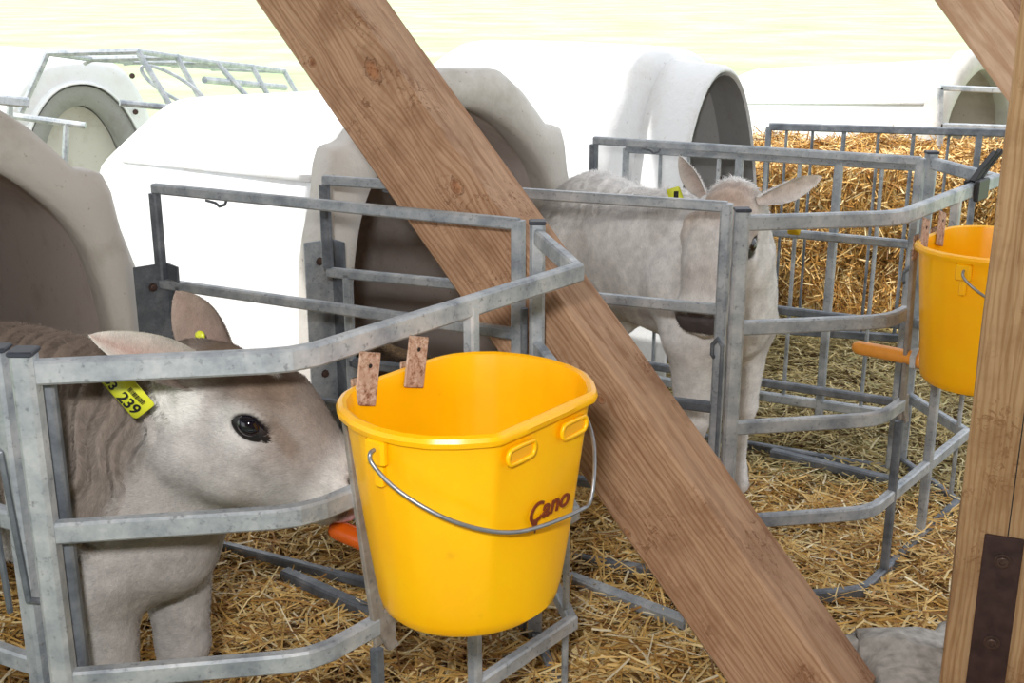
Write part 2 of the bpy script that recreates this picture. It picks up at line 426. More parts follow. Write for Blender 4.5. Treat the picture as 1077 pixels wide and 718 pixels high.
M_POST = wood_mat('pale_post_wood', lin(190, 158, 120), lin(166, 130, 92), lin(134, 98, 64), [(0.02, -.12, .35, .012)], 4.1)
PX, PY = .907, 2.2
PW = .24
PXD, PYD = Vector((.927, -.375, 0)), Vector((.375, .927, 0))
PP = lambda u, v, z: Vector((PX, PY, 0))+PXD*u+PYD*v+Vector((0, 0, z))
post = timber('upright_timber_post', 'square timber post at the right edge with a black bolted strap', 'post', PP(PW/2, PW/2, .05), PP(PW/2, PW/2, 2.86), PW, PW, math.radians(22), M_POST)
ORIG[post.name] = Vector((0, 0, 0))
def post_part(name, v, f, mat, parent=None, smooth=False):
    o = obj(name, v, f, mat, None, smooth); o.parent = parent or post; o.matrix_parent_inverse = post.matrix_world.inverted()
    return o
SL = Vector((.02, 0, 1)).normalized()
st = post_part('strap', *box(PP(.088, -.005, .24), (.074, .010, .42), PXD, PYD, bev=.002), M_STRAP)
for z in (.40, .215):
    mb = MB(); mb.add(*lathe(PP(.090, -.010, z), -PYD, [(0, .016), (.004, .016), (.004, .0115), (.012, .0115), (.013, .010), (.013, .006), (.010, .005)], 6 if False else 16))
    o = mb.build('bolt', M_BOLT); o.parent = post; o.matrix_parent_inverse = post.matrix_world.inverted()
cr = post_part('crack', *box(PP(.094, -.0005, .70), (.0022, .003, .52), PXD, PYD), M_INK)
# short brace at upper right, leaving the post
p0 = at(1010, -45, 2.45); p1 = at(1100, 75, 2.32)
timber('roof_brace', 'short pale brace slanting down to the top of the right post', 'beam', p1+(p1-p0)*.15, p0+(p0-p1)*2.0, .13, .12, .35, wood_mat('pale_brace_wood', lin(214, 184, 160), lin(190, 154, 126), lin(160, 120, 92), [], 7.7))

# stone footing
mb = bmesh.new()
bmesh.ops.create_icosphere(mb, subdivisions=4, radius=1)
from mathutils import noise as mn
for v in mb.verts:
    p = v.co.copy(); m_ = max(abs(p.x), abs(p.y), abs(p.z)); q_ = p/m_*.75+p*.25
    v.co = Vector((1.02+q_.x*.23, 2.36+q_.y*.17, -.0+q_.z*.055))+mn.noise_vector(p*2.5)*.030+mn.noise_vector(p*9)*.010
me = bpy.data.meshes.new('footing_stone'); mb.to_mesh(me); mb.free(); me.materials.append(M_STONE)
for p in me.polygons: p.use_smooth = True
o = bpy.data.objects.new('footing_stone', me); COL.objects.link(o); tagp(o, 'rough grey stone block under the right timber post', 'stone')

# ------------------------------------------------------------------ calf hutches
def hutch_profile():
    half = [(.52, 1.25), (.70, 1.245), (.80, 1.17), (.905, 1.055), (.965, 1.047), (.985, 1.0), (1.0, .9), (1.035, .78), (1.05, .70), (1.09, 0)]
    return [(1.04-s, z) for s, z in half[::-1]]+half[1:]
def hutch_opening():
    half = [(.53, 1.128), (.60, 1.12), (.71, 1.07), (.80, .995), (.88, .90), (.92, .78), (.945, .62), (.955, .4), (.96, 0.02)]
    return [(1.06-s, z) for s, z in half[::-1]]+half[1:]
def arch_profile(w_, h_, n=28, p=2.4):
    out = []
    for i in range(n+1):
        a = math.pi*i/n; c, s = math.cos(a), math.sin(a)
        out.append((-(abs(c)**(2/p))*math.copysign(1, c)*w_/2, (abs(s)**(2/p))*h_))
    return out

def ring_band(rings, closed=False):
    """rings: list of equal-length point lists → quads"""
    v = [p for r in rings for p in r]; M = len(rings[0]); f = []
    for k in range(len(rings)-1):
        for i in range(M if closed else M-1):
            jn = (i+1) % M; f.append((k*M+i, k*M+jn, (k+1)*M+jn, (k+1)*M+i))
    return v, f

def hutch(G, label, group, length=1.95, scale=1.0, rear=.86, face_mat=M_HFACE):
    root = thing('calf_hutch', label, 'calf hutch', G, group)
    P = lambda s, z, b: G+D*(s*scale)+BK*(b*scale)+Vector((0, 0, z*scale))
    outer = resample(chaikin(chaikin0(hutch_profile()), 2), 130); inner = resample(chaikin(hutch_opening(), 2), 130)
    cen = (.52, .55)
    def off(poly, k): return [(s+(s-cen[0])*k, z+(z-cen[1])*k if z > .05 else z) for s, z in poly]
    rings = []
    for poly, b in ((off(inner, .012), .09), (off(inner, .005), .012), (off(inner, .03), -.012), ([(a*.5+c_*.5, d_*.5+e*.5) for (a, d_), (c_, e) in zip(inner, outer)], -.026),
                    (off(outer, -.04), -.014), (off(outer, -.008), .006), (outer, .03), (off(outer, .0), .10), (off(outer, -.05), .13)):
        rings.append([P(s, z, b) for s, z in poly])
    v, f = ring_band(rings); obj('front_frame', v, f, face_mat, root, True)
    # body shell, outside and inside skin
    bh = [(.52, 1.21), (.66, 1.20), (.80, 1.09), (.93, .985), (.985, .93), (1.0, .8), (1.03, .4), (1.06, 0)]
    bp = resample(chaikin([(1.04-s, z) for s, z in bh[::-1]]+bh[1:], 2), 70)
    def shell(t):
        rs = []
        for b, k in ((.06, 1), (.5, .98), (1.0, .95), (1.5, .9), (1.75, .87), (1.86, .84), (1.92, .78), (1.95, .68), (1.955, .4), (1.955, .02)):
            bb = b/1.95*length; zz = (1-(1-rear)*min(1, b/1.8))*(k/(1-(1-.87)*min(1, b/1.8)) if b > 1.75 else 1)
            kk = 1-(1-.93)*min(1, b/1.8) if b <= 1.75 else .93*(k/.87)
            rs.append([P(.52+(s-.52)*(kk-t), z*(zz-t) if b < 1.9 else z*(zz-t)+(0 if b < 1.9 else (.5*(.86-zz) if z > .3 else 0)), bb-(t if b > 1.8 else 0)) for s, z in bp])
        return ring_band(rs)
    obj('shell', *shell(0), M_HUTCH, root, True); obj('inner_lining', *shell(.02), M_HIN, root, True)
    # moulded ridge along the side
    for sg in (-1, 1):
        pts = [P(.52+sg*(.455-.05*b/2), (.955*(1-(1-rear)*b/1.8))+.0, b) for b in (.12, .6, 1.1, 1.6)]
        obj('moulded_ridge', *sweep(pts, .03, .018), M_HUTCH, root, True)
    return root

h1 = hutch(G1, 'white calf hutch at left edge, its round-topped mouth behind the calf with the yellow tag', 'white calf hutches')
h2 = hutch(G2, 'white calf hutch in the middle with brown mouth partly behind the leaning beam', 'white calf hutches')
h4 = hutch(Vector((2.41, 6.85, -.05)), 'far white calf hutch at right behind the straw stack', 'white calf hutches', scale=.93)

def bolt_disc(c, axis, r, name, parent, mat=M_BOLT):
    return obj(name, *lathe(c, axis, [(0, r*1.25), (.002, r*1.25), (.002, r), (.008, r*.95), (.009, r*.6)], 8), mat, parent)

M_HOODIN = hutch_mat('shade_grey_fibreglass', lin(158, 158, 160), lin(130, 126, 122), .7)  # white hood interior greyed, its shade put into the colour
M_HOODDARK = hutch_mat('shade_grey_lining', lin(146, 142, 144), lin(120, 114, 112), .7)  # darker again: shade deep in the mouth painted into the lining
def hood_hutch(G, label, length, bw, bh, hw, hh, hood, mat_in=None):
    mat_in = mat_in or M_HOODDARK
    root = thing('hooded_calf_hutch', label, 'calf hutch', G)
    P = lambda s, z, b: G+D*s+BK*b+Vector((0, 0, z))
    prof = arch_profile(bw, bh, 36, 3.0)
    rs = []
    hp = [(s, z) for s, z in arch_profile(hw, hh, 36, 2.2)]
    for b, t in ((0, 0), (.0, .3), (.004, .6), (.03, .82), (.08, .95), (.16, 1.0)):
        rs.append([P(s0*1.04*(1-t)+s1*t, max(0, z0_*1.02*(1-t)+z1_*t), b) for (s0, z0_), (s1, z1_) in zip(hp, prof)])
    for b, k in ((length*.5, 1.0), (length-.2, .99), (length-.08, .95), (length-.02, .86), (length, .7), (length, .02)):
        rs.append([P(s*k, z*k if z > 0 else 0, b) for s, z in prof])
    obj('shell', *ring_band(rs), M_HUTCH, root, True)
    rim = [P(s, z, -hood) for s, z in hp]; rim_o = [P(s*1.03, z*1.012, -hood+.006) for s, z in hp]
    obj('hood', *ring_band([[P(s*1.0, z*1.0, .02) for s, z in hp], [P(s, z, -hood*.5) for s, z in hp], rim, rim_o, [P(s*1.05, z*1.02, -hood+.03) for s, z in hp], [P(s*1.06, z*1.03, .03) for s, z in hp]]), M_HUTCH, root, True)
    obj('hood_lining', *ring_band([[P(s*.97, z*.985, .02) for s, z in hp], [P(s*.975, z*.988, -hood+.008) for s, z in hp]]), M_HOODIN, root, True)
    # inner wall set back in the tunnel, with a smaller mouth
    ip = [(s*.72, z*.86) for s, z in hp]
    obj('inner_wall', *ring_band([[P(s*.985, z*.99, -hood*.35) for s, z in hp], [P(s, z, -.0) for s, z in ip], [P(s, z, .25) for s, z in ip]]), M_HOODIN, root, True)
    lin_r = [[P(s*k*.93, z*k*.93, b) for s, z in prof] for b, k in ((.1, .9), (length*.5, .97), (length-.1, .95), (length-.06, .7), (length-.05, .02))]
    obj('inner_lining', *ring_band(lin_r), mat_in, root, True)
    for z in (.96, .74, .5):
        bolt_disc(P(hw*.40, z, -hood*.30), V_OUT-D*.3, .014, 'bolt', root)
    return root
h3 = hood_hutch(Vector((.64, 4.745, 0)), 'white arched calf hutch with a protruding round hood behind the second calf', 1.35, .94, 1.26, .54, 1.185, .25)
h5 = hood_hutch(Vector((-2.62, 7.3, -.02)), 'small distant white hutch with grey arched mouth at upper left', 1.7, 1.05, 1.10, .86, .93, .04, M_HFACE)

_c = Vector((-2.62, 7.3, -.02))
_hp = [(s*.70, z*.85) for s, z in arch_profile(.86, .93, 36, 2.2)]
_dp = [_c+D*s+BK*.10+Vector((0, 0, z)) for s, z in _hp]; _dq = [p+BK*.02 for p in _dp]; _n = len(_dp)
obj('door_panel', _dp+_dq, [tuple(range(_n)), tuple(range(2*_n-1, _n-1, -1))]+[(i, (i+1) % _n, _n+(i+1) % _n, _n+i) for i in range(_n)], M_HFACE, h5)
# steel angle brackets that hold the pens to the hutches
def bracket(Gb, off, label, extra):
    c0 = Gb+D*off[0]+V_OUT*off[1]
    root = thing('steel_angle_bracket', label, 'bracket', c0, 'angle brackets joining pens to hutches')
    a = .062
    obj('plate', *box(c0+D*0+Vector((0, 0, .49)), (.006, a*1.5, .62), V_OUT, D, (0, 0, 1), .001), M_GALV_DARK if not extra else M_GALV, root)
    obj('plate', *box(c0+V_OUT*a*.55+D*(a*.72)+Vector((0, 0, .49)), (a*1.1, .006, .62), V_OUT, D, (0, 0, 1), .001), M_GALV_DARK, root)
    for z in (.74, .40):
        bolt_disc(c0+V_OUT*.004+Vector((0, 0, z)), V_OUT, .010, 'bolt', root)
bracket(G1, (1.045, .05), 'grey steel angle with a rusty bolt beside the ear of the tagged calf', False)
bracket(G2, (-.03, .05), 'broad grey steel angle bolted to the left foot of the middle hutch', True)

# ------------------------------------------------------------------ steel pen parts
TW = .028
ZR = (.985, .735, .485, .235, 0.01)
def front_gate(off, label, group, zoff=0):
    o3 = lambda x, y, z: Vector((x+off[0], y+off[1], z))
    A, B, Cc, Dd = (-.690, 1.600), (-.310, 1.660), (.125, 2.200), (.055, 2.530)
    s = Vector((.435, .54, 0)).normalized()
    on = lambda k: (B[0]+s.x*k, B[1]+s.y*k)
    root = thing('pen_front_gate', label, 'gate', o3(-.3, 2.0, 0), group)
    b1 = on(.095); b1l = on(.131); b2 = on(.383)
    # rounded bend at B
    def bend(z, last):
        pts = [A, (B[0]-.05, B[1]-.009), (B[0]-.015, B[1]+.002), (B[0]+.018, B[1]+.025)]+last
        return [o3(x, y, z) for x, y in pts]
    obj('rail', *sweep(bend(ZR[0], [Cc, Dd]), TW*.8, .036), M_GALV_DIRTY if False else M_GALV, root)
    obj('rail', *sweep(bend(ZR[1], [b1]), TW*.8, .034), M_GALV, root)
    obj('rail', *sweep(bend(ZR[2], [b1l]), TW*.8, .034), M_GALV, root)
    for z in ZR[1:3]: obj('rail', *sweep([o3(*b2, z), o3(*Cc, z), o3(*Dd, z)], TW*.8, .034), M_GALV, root)
    obj('rail', *sweep(bend(ZR[3], [Cc, Dd]), TW*.8, .034), M_GALV, root)
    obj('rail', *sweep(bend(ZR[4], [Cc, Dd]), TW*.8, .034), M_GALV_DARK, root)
    # posts with caps
    for (x, y) in (A, Dd):
        up = obj('upright', *sweep([o3(x, y, -.01), o3(x, y, 1.012)], .034, .034, side=(1, 0, 0)), M_GALV, root)
        obj('end_cap', *box(o3(x, y, 1.016), (.037, .037, .008), bev=.002), M_CAP, up)
    obj('upright', *sweep([o3(A[0]+.006, A[1]+.046, -.01), o3(A[0]+.006, A[1]+.046, .965)], .030, .022, side=(1, .1, 0)), M_GALV_DARK, root)
    # flat bars that hold the bucket
    n = Vector((s.y, -s.x, 0))
    obj('bucket_bar', *sweep([o3(*on(.165), .43)+n*.004, o3(*b1l, .5)+n*.004, o3(*b1, .73)+n*.012, o3(*on(.075), .90)+n*.014], .026, .010, side=s), M_GALV_DIRTY, root)
    obj('gusset', *box(o3(*on(.150), .475), (.05, .008, .06), s, n, (0, 0, 1), .002), M_GALV_DIRTY, root)
    obj('upright', *sweep([o3(*b2, -.01), o3(*b2, .985)], .022, .024, side=s), M_GALV, root)
    obj('upright', *sweep([o3(*on(.131), -.01), o3(*on(.131), .44)], .020, .020, side=s), M_GALV_DARK, root)
    obj('rod', *sweep([o3(Cc[0]-.012, Cc[1]+.03, .0), o3(Cc[0]-.012, Cc[1]+.03, .5)], .014, round_=True), M_GALV, root)
    x, y = Dd; obj('rod', *sweep([o3(x-.028, y+.012, .0), o3(x-.028, y+.012, .82)], .016, round_=True), M_GALV_DARK, root)
    return root
front_gate((0, 0), 'near galvanised pen gate with a nose that carries the big yellow bucket', 'pen front gates')
front_gate((1.215, 1.075), 'further galvanised pen gate in front of the second calf, black clip on its nose', 'pen front gates')

def side_panel(P0, P1, label, group, bars=(), zs=ZR, mat=M_GALV, low_in=.06, top=1.0, stop=False, latch=True):
    P0, P1 = Vector((*P0, 0)), Vector((*P1, 0)); d = (P1-P0).normalized(); L = (P1-P0).length
    root = thing('pen_side_panel', label, 'fence panel', P0, group)
    Z = Vector((0, 0, 1)); zz = [z*top/.985 for z in zs]
    for i, z in enumerate(zz):
        a = P0 if i < 2 else P0+d*low_in
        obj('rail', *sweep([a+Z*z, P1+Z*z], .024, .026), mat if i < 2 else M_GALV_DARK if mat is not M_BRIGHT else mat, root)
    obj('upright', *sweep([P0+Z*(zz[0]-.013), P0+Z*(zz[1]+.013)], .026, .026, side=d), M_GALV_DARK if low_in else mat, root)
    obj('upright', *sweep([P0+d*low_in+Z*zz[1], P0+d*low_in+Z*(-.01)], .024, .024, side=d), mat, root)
    obj('upright', *sweep([P1+Z*(zz[0]+.008), P1-Z*.01], .028, .028, side=d), mat, root)
    for k, wd in bars: obj('bar', *sweep([P0+d*(k*L)+Z*zz[0], P0+d*(k*L)+Z*zz[-1]], wd, round_=True), mat, root)
    if latch:
        a = P1-d*.012+Vector((d.y, -d.x, 0))*.03
        obj('latch_rod', *sweep([P1-d*.01+Z*.62, a+Z*.64, a+Z*.665, a+d*.012+Z*.68, a+d*.024+Z*.665, a+d*.024+Z*.1], .010, round_=True), M_GALV_DARK, root)
        hk = P0+d*(L*.19)+Z*(zz[0]-.018)
        obj('hook', *sweep([hk-d*.03, hk-Z*.004, hk+d*.012-Z*.012, hk+d*.03-Z*.006, hk+d*.035+Z*.004], .007, round_=True), M_GALV_DARK, root)
    return root
side_panel((-.926, 3.055), (.014, 2.588), 'railed panel along the far side of the near pen, left of the leaning beam', 'pen side panels')
side_panel((-.506, 3.185), (.511, 2.795), 'railed panel running behind the leaning beam, in front of the second calf', 'pen side panels')
side_panel((.275, 4.005), (1.215, 3.535), 'railed panel behind the second calf with a small hook on top', 'pen side panels')
# near pen, near side: leaves the frame at the left
root = thing('pen_side_panel', 'end of a railed panel cut off by the lower left edge of the frame', 'fence panel', (-.744, 1.640, 0), 'pen side panels')
e = Vector((-.894, .447, 0)); p0 = Vector((-.744, 1.640, 0))
for z in ZR: obj('rail', *sweep([p0+Vector((0, 0, z)), p0+e*1.05+Vector((0, 0, z))], .022, .032), M_GALV, root)
for k in (0, 1.05): obj('upright', *sweep([p0+e*k-Vector((0, 0, .01)), p0+e*k+Vector((0, 0, 1.005))], .030, .026, side=e), M_GALV, root)
obj('end_cap', *box(p0+Vector((0, 0, 1.009)), (.033, .033, .007), bev=.002), M_CAP, root)
a = p0+Vector((.012, -.034, 0))
obj('latch_rod', *sweep([a+Vector((.02, .03, .60)), a+Vector((0, 0, .62)), a+Vector((-.012, 0, .86)), a+Vector((-.026, 0, .875)), a+Vector((-.036, 0, .86)), a+Vector((-.03, 0, .60))], .010, round_=True), M_GALV_DARK, root)

# pen 3 near side and far side, with vertical bars
def barred(P0, P1, z0, z1, ks, label, mat, wds, top_w=.03):
    P0, P1 = Vector((*P0, 0)), Vector((*P1, 0)); d = (P1-P0).normalized(); L = (P1-P0).length; Z = Vector((0, 0, 1))
    root = thing('barred_fence_panel', label, 'fence panel', P0, 'fence panels with upright bars')
    obj('rail', *sweep([P0+Z*z1, P1+Z*z1], .022, top_w), mat, root); obj('rail', *sweep([P0+Z*z0, P1+Z*z0], .024, .034), mat, root)
    for k, wd in zip(ks, wds):
        if wd < .02: obj('bar', *sweep([P0+d*(k*L)+Z*z0, P0+d*(k*L)+Z*z1], wd, round_=True), mat, root)
        else: obj('bar', *sweep([P0+d*(k*L)+Z*(z0-.09), P0+d*(k*L)+Z*z1], wd, wd, side=d), mat, root)
    return root
barred((.405, 4.228), (1.331, 3.790), .095, .945, [0, .125, .225, .33, .40, .49, .60, .725, .86, .985], 'barred panel behind the second calf, nearer of the two by the straw', M_GALV, [.022, .013, .013, .014, .026, .013, .014, .028, .014, .024], .034)
barred((1.05, 4.90), (2.05, 4.66), .08, .94, [0, .07, .17, .29, .42, .55, .68, .79, .97], 'barred panel standing right in front of the straw stack', M_GALV_DARK, [.024, .012, .012, .018, .013, .016, .012, .024, .015])
# further pen's gate nose and posts right of it, and the lone frame by the far hutch
root = thing('far_gate_frame', 'light steel rail frame in front of the far right hutch', 'gate', (2.2, 6.3, 0))
for a, b in ((at(989, 92, 6.3), at(1075, 96, 6.3)), (at(989, 132, 6.3), at(1075, 135, 6.3)), (at(989, 92, 6.3), at(988, 170, 6.3)), (at(1066, 92, 6.3), at(1064, 170, 6.3))):
    obj('rail', *sweep([a, b], .03), M_BRIGHT, root)
for nme, q, lab in (('ground_rail', ((300, 603), (392, 645)), 'steel kerb rail lying in the straw behind the near orange teat'), ('ground_rail', ((598, 607), (722, 655)), 'steel kerb rail in the straw right of the big bucket, beside the beam'), ('ground_rail', ((812, 476), (955, 510)), 'steel kerb rail lying in the straw below the far bucket')):
    pts = []
    for (px, py) in q:
        r = at(px, py, 1)-Vector((0, 0, CAM_H)); t = (0.012-CAM_H)/r.z; pts.append(Vector((0, 0, CAM_H))+r*t)
    tagp(obj(nme, *sweep(pts, .035, .03), M_GALV_DARK if q[0][0] != 598 else M_GALV), lab, 'steel rail')

# black clip on the nose of the further gate
cc = Vector((.125+1.215-.112, 2.2+1.075-.139, .985)); sd_ = Vector((.435, .54, 0)).normalized(); nn_ = Vector((sd_.y, -sd_.x, 0))
root = thing('black_spring_clip', 'black plastic clip with two prongs on the far gate rail', 'clip', cc)
obj('jaw', *box(cc+nn_*.018, (.085, .014, .056), sd_, nn_, (0, 0, 1), .003), M_BLACK, root)
obj('jaw', *box(cc-nn_*.016+Vector((0, 0, .004)), (.06, .010, .042), sd_, nn_, (0, 0, 1), .003), M_BLACK, root)
for k in (-.022, .022):
    b0 = cc+sd_*k+Vector((0, 0, .022))
    obj('prong', *sweep([b0, b0+sd_*.02+Vector((.014, 0, .032)), b0+sd_*.036+Vector((.04, 0, .074))], .020, .010), M_BLACK, root)

# ------------------------------------------------------------------ feeding buckets
def bucket(C0, label, z1=.93, z0=.594, teat_mat=M_TEAT, text=True, tlen=.155, group='yellow feeding buckets'):
    t = Vector((.629, .777, 0)); n = Vector((.777, -.629, 0)); C0 = Vector((*C0, 0))
    root = thing('feeding_bucket', label, 'bucket', C0+Vector((0, 0, z0)), group)
    P = lambda a, b, z: C0+t*a+n*b+Vector((0, 0, z))
    half = [(0, -.148), (.05, -.148), (.09, -.146), (.12, -.138), (.15, -.118), (.175, -.088), (.192, -.045), (.198, 0), (.193, .045), (.178, .084), (.150, .118), (.117, .146), (.108, .150), (.05, .150), (0, .150)]
    top = half+[(-a, b) for a, b in half[::-1][1:-1]]
    top = resample(top, 120, True)*.975
    ang = np.arctan2(top[:, 1], top[:, 0])
    bot = np.stack([.146*np.cos(ang), .132*np.sin(ang)], 1)
    def outline(z, inset=0):
        k = (z-z0)/(z1-z0); kk = k**.85
        o = bot*(1-kk)+top*kk
        r = np.linalg.norm(o, axis=1, keepdims=True); return o*(1-inset/r)
    def R(z, ins, zz=None): return [P(a, b, zz if zz is not None else z) for a, b in outline(z, ins)]
    rings = [[P(0, 0, z0+.004)]*120, R(z0, .03, z0+.002), R(z0, .008, z0), R(z0, .0, z0+.008)]
    for k in range(1, 15): rings.append(R(z0+(z1-z0)*k/15, 0))
    rings += [R(z1, 0, z1-.016), R(z1, -.009, z1-.014), R(z1, -.0115, z1-.006), R(z1, -.009, z1), R(z1, -.002, z1+.003), R(z1, .004, z1), R(z1, .006, z1-.012)]
    for k in range(14, 0, -1): rings.append(R(z0+(z1-z0)*k/15, .005))
    rings += [R(z0, .006, z0+.012), R(z0, .02, z0+.007), [P(0, 0, z0+.007)]*120]
    v, f = ring_band(rings, True)
    me_f = []
    for q_ in f:
        pts = [v[i] for i in q_]
        # hand holes through the flat side
        c_ = sum(pts, Vector())/4; r_ = c_-C0; a_, b_, z_ = r_.dot(t), r_.dot(n), c_.z
        me_f.append(q_)
    bd = obj('bucket_body', v, me_f, M_YEL, root, True)
    bm = bmesh.new(); bm.from_mesh(bd.data); bmesh.ops.remove_doubles(bm, verts=bm.verts, dist=1e-5); bmesh.ops.recalc_face_normals(bm, faces=bm.faces); bm.to_mesh(bd.data); bm.free()
    bd.data.polygons.foreach_set('use_smooth', np.ones(len(bd.data.polygons), bool))
    es = bd.modifiers.new('es', 'EDGE_SPLIT'); es.split_angle = math.radians(38)
    def flat_n(z):
        k = ((z-z0)/(z1-z0))**.85; return .132*(1-k)+.150*k
    # grip slots: raised lips with a plate coloured as recess shade below the rim on the outer flat
    for a0 in (-.062, .062):
        z = z1-.040; nn = flat_n(z); path = []
        for k in range(20):
            an = 2*math.pi*k/20; ca, sa = math.cos(an), math.sin(an)
            path.append(P(a0+(.020*math.copysign(1, ca) if abs(ca) > .2 else .020*ca/.2)+.010*ca, nn+.003+.0006*sa, z+.012*sa))
        obj('grip_slot', *sweep(path, .006, .006, closed=True, up=n), M_YEL, root, True)
        obj('slot_recess', *box(P(a0, nn+.0006, z), (.056, .003, .020), t, n, (0, 0, 1), .0012), M_SLOT, root)
    # lugs and wire handle
    for sg in (-1, 1):
        zz = z1-.035; w_ = .188
        obj('handle_lug', *box(P(sg*(w_+.006), 0.0, zz), (.014, .036, .040), t, n, (0, 0, 1), .004), M_YEL, root)
        obj('handle_lug', *box(P(sg*(w_+.000), .0, zz-.035), (.012, .016, .040), t, n, (0, 0, 1), .003), M_YEL, root)
    Hc = [(-.196, .002, z1-.030), (-.212, .004, z1-.030), (-.212, .006, z1-.045), (-.206, .045, z1-.075), (-.180, .100, z1-.108), (-.140, .138, z1-.132), (-.090, .160, z1-.150), (-.03, .168, z1-.158), (.03, .167, z1-.165), (.066, .165, z1-.168), (.082, .170, z1-.164), (.105, .160, z1-.118), (.150, .125, z1-.085), (.19, .07, z1-.058), (.212, .006, z1-.045), (.212, .004, z1-.030), (.196, .002, z1-.030)]
    Hc = chaikin(Hc, 2)
    obj('wire_handle', *sweep([P(*q_) for q_ in Hc], .0062, round_=True), M_WIRE, root, True)
    # steel hangers on the fence side
    for a0 in (-.075, .032):
        hb = MB()
        up_ = (Vector((0, 0, 1))+t*.30-n*.10).normalized()
        hb.add(*box(P(a0, -.137, z1+.010), (.044, .004, .082), (t-up_*t.dot(up_)).normalized(), n, up_, .0015))
        hp = hb.build('hanger_plate', M_RUST, root)
        cc_ = P(a0, -.137, z1+.008)+up_*.022+n*.0025
        obj('hole', *lathe(cc_, n, [(0, .0035), (.0008, .0035)], 12), M_INK, hp)
        obj('hanger_plate', *box(P(a0, -.156, z1-.02), (.034, .004, .06), t, n, (0, 0, 1), .0015), M_RUST, root)
    # rubber teat on the fence side
    zt = .624-.60+z0; b0 = P(-.012, -.130, zt); ax = -n
    tr = .0185
    prof = [(0, tr*1.25), (.012, tr*1.25), (.014, tr)]+[(.02+tlen*k/8, tr*(1-.06*k/8)) for k in range(8)]+[(.02+tlen*.90, tr*.93), (.02+tlen*.955, tr*.8), (.02+tlen*.99, tr*.5), (.02+tlen, tr*.1)]
    tt = obj('teat', *lathe(b0, ax, prof, 24), teat_mat, root, True)
    obj('teat_nut', *lathe(b0+ax*.012, ax, [(0, tr*1.6), (.014, tr*1.6), (.016, tr*1.2)], 6), M_BRIGHT, root)
    if text:
        cu = bpy.data.curves.new('t', 'FONT'); cu.body = 'Cano'; cu.size = .043; cu.extrude = .0012; cu.align_x = 'CENTER'; cu.offset = .0003; cu.shear = .25; cu.space_character = 1.0
        to = bpy.data.objects.new('t', cu); COL.objects.link(to); dg = bpy.context.evaluated_depsgraph_get(); tm = bpy.data.meshes.new_from_object(to.evaluated_get(dg)); bpy.data.objects.remove(to)
        zc = z1-.163; up_ = (P(0, flat_n(zc+.02), zc+.02)-P(0, flat_n(zc-.02), zc-.02)).normalized()
        vv = [P(.010+q_.co.x*1.05, 0, 0)*1+n*(flat_n(zc)+.0018)+up_*(q_.co.y)+Vector((0, 0, zc))-n*0+n*q_.co.z for q_ in tm.vertices]
        ff = [tuple(p.vertices) for p in tm.polygons]
        # the teat-shaped drip under the first letter
        n0 = len(vv)
        o_ = obj('printed_word', vv, ff, M_MAROON, root)
        drip = [(-.0225, .004), (.004, .004), (-.001, -.006), (-.005, -.010), (-.006, -.021), (-.012, -.021), (-.013, -.010), (-.018, -.005)]
        dv = [P(-.016+x*.7, flat_n(zc)+.0022, zc+y*.8) for x, y in drip]
        obj('printed_drip', dv, [tuple(range(len(dv)))], M_MAROON, root)
    return root
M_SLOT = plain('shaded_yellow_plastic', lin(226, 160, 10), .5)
bucket((-.065, 1.676), 'large yellow bucket in the foreground with a maroon printed word')
bucket((1.125, 2.720), 'yellow bucket at the right, half hidden by the timber post', teat_mat=M_TEAT_PALE, text=False, tlen=.165)

# ------------------------------------------------------------------ calves (implicit surfaces, one skin each)
def surface_nets(Fv, org, h):
    nx, ny, nz = Fv.shape; S = Fv < 0
    cs = np.zeros((nx-1, ny-1, nz-1), int)
    for a in (0, 1):
        for b in (0, 1):
            for c in (0, 1): cs += S[a:nx-1+a, b:ny-1+b, c:nz-1+c]
    mask = (cs > 0) & (cs < 8); idx = -np.ones(mask.shape, int); cells = np.argwhere(mask); idx[mask] = np.arange(len(cells))
    acc = np.zeros((len(cells), 3)); cnt = np.zeros(len(cells))
    cor = [(a, b, c) for a in (0, 1) for b in (0, 1) for c in (0, 1)]
    for i in range(8):
        for j in range(i+1, 8):
            d = np.array(cor[j])-np.array(cor[i])
            if np.abs(d).sum() != 1: continue
            f0 = Fv[tuple((cells+cor[i]).T)]; f1 = Fv[tuple((cells+cor[j]).T)]
            m = (f0 < 0) != (f1 < 0); t = np.where(m, f0/np.where(m, f0-f1, 1), 0)
            acc[m] += (np.array(cor[i])+t[:, None]*d)[m]; cnt[m] += 1
    V = (cells+acc/cnt[:, None])*h+org
    quads = []
    for ax in range(3):
        sl0 = [slice(1, -1)]*3; sl1 = [slice(1, -1)]*3; sl0[ax] = slice(0, -1); sl1[ax] = slice(1, None)
        A = S[tuple(sl0)]; B = S[tuple(sl1)]; e = np.argwhere(A != B)
        if not len(e): continue
        flip = A[tuple(e.T)]
        base = e.copy(); u, v = [k for k in range(3) if k != ax]
        base[:, u] += 1; base[:, v] += 1
        def cell(du, dv):
            q = base.copy(); q[:, u] -= du; q[:, v] -= dv; return idx[tuple(q.T)]
        q = np.stack([cell(1, 1), cell(0, 1), cell(0, 0), cell(1, 0)], 1)
        fl = flip if ax != 1 else ~flip
        q = np.where(fl[:, None], q, q[:, ::-1]); quads.append(q)
    Q = np.vstack(quads); Q = Q[(Q >= 0).all(1)]
    return V, Q

def smin(a, b, k):
    h = np.clip(.5+.5*(b-a)/k, 0, 1); return b*(1-h)+a*h-k*h*(1-h)

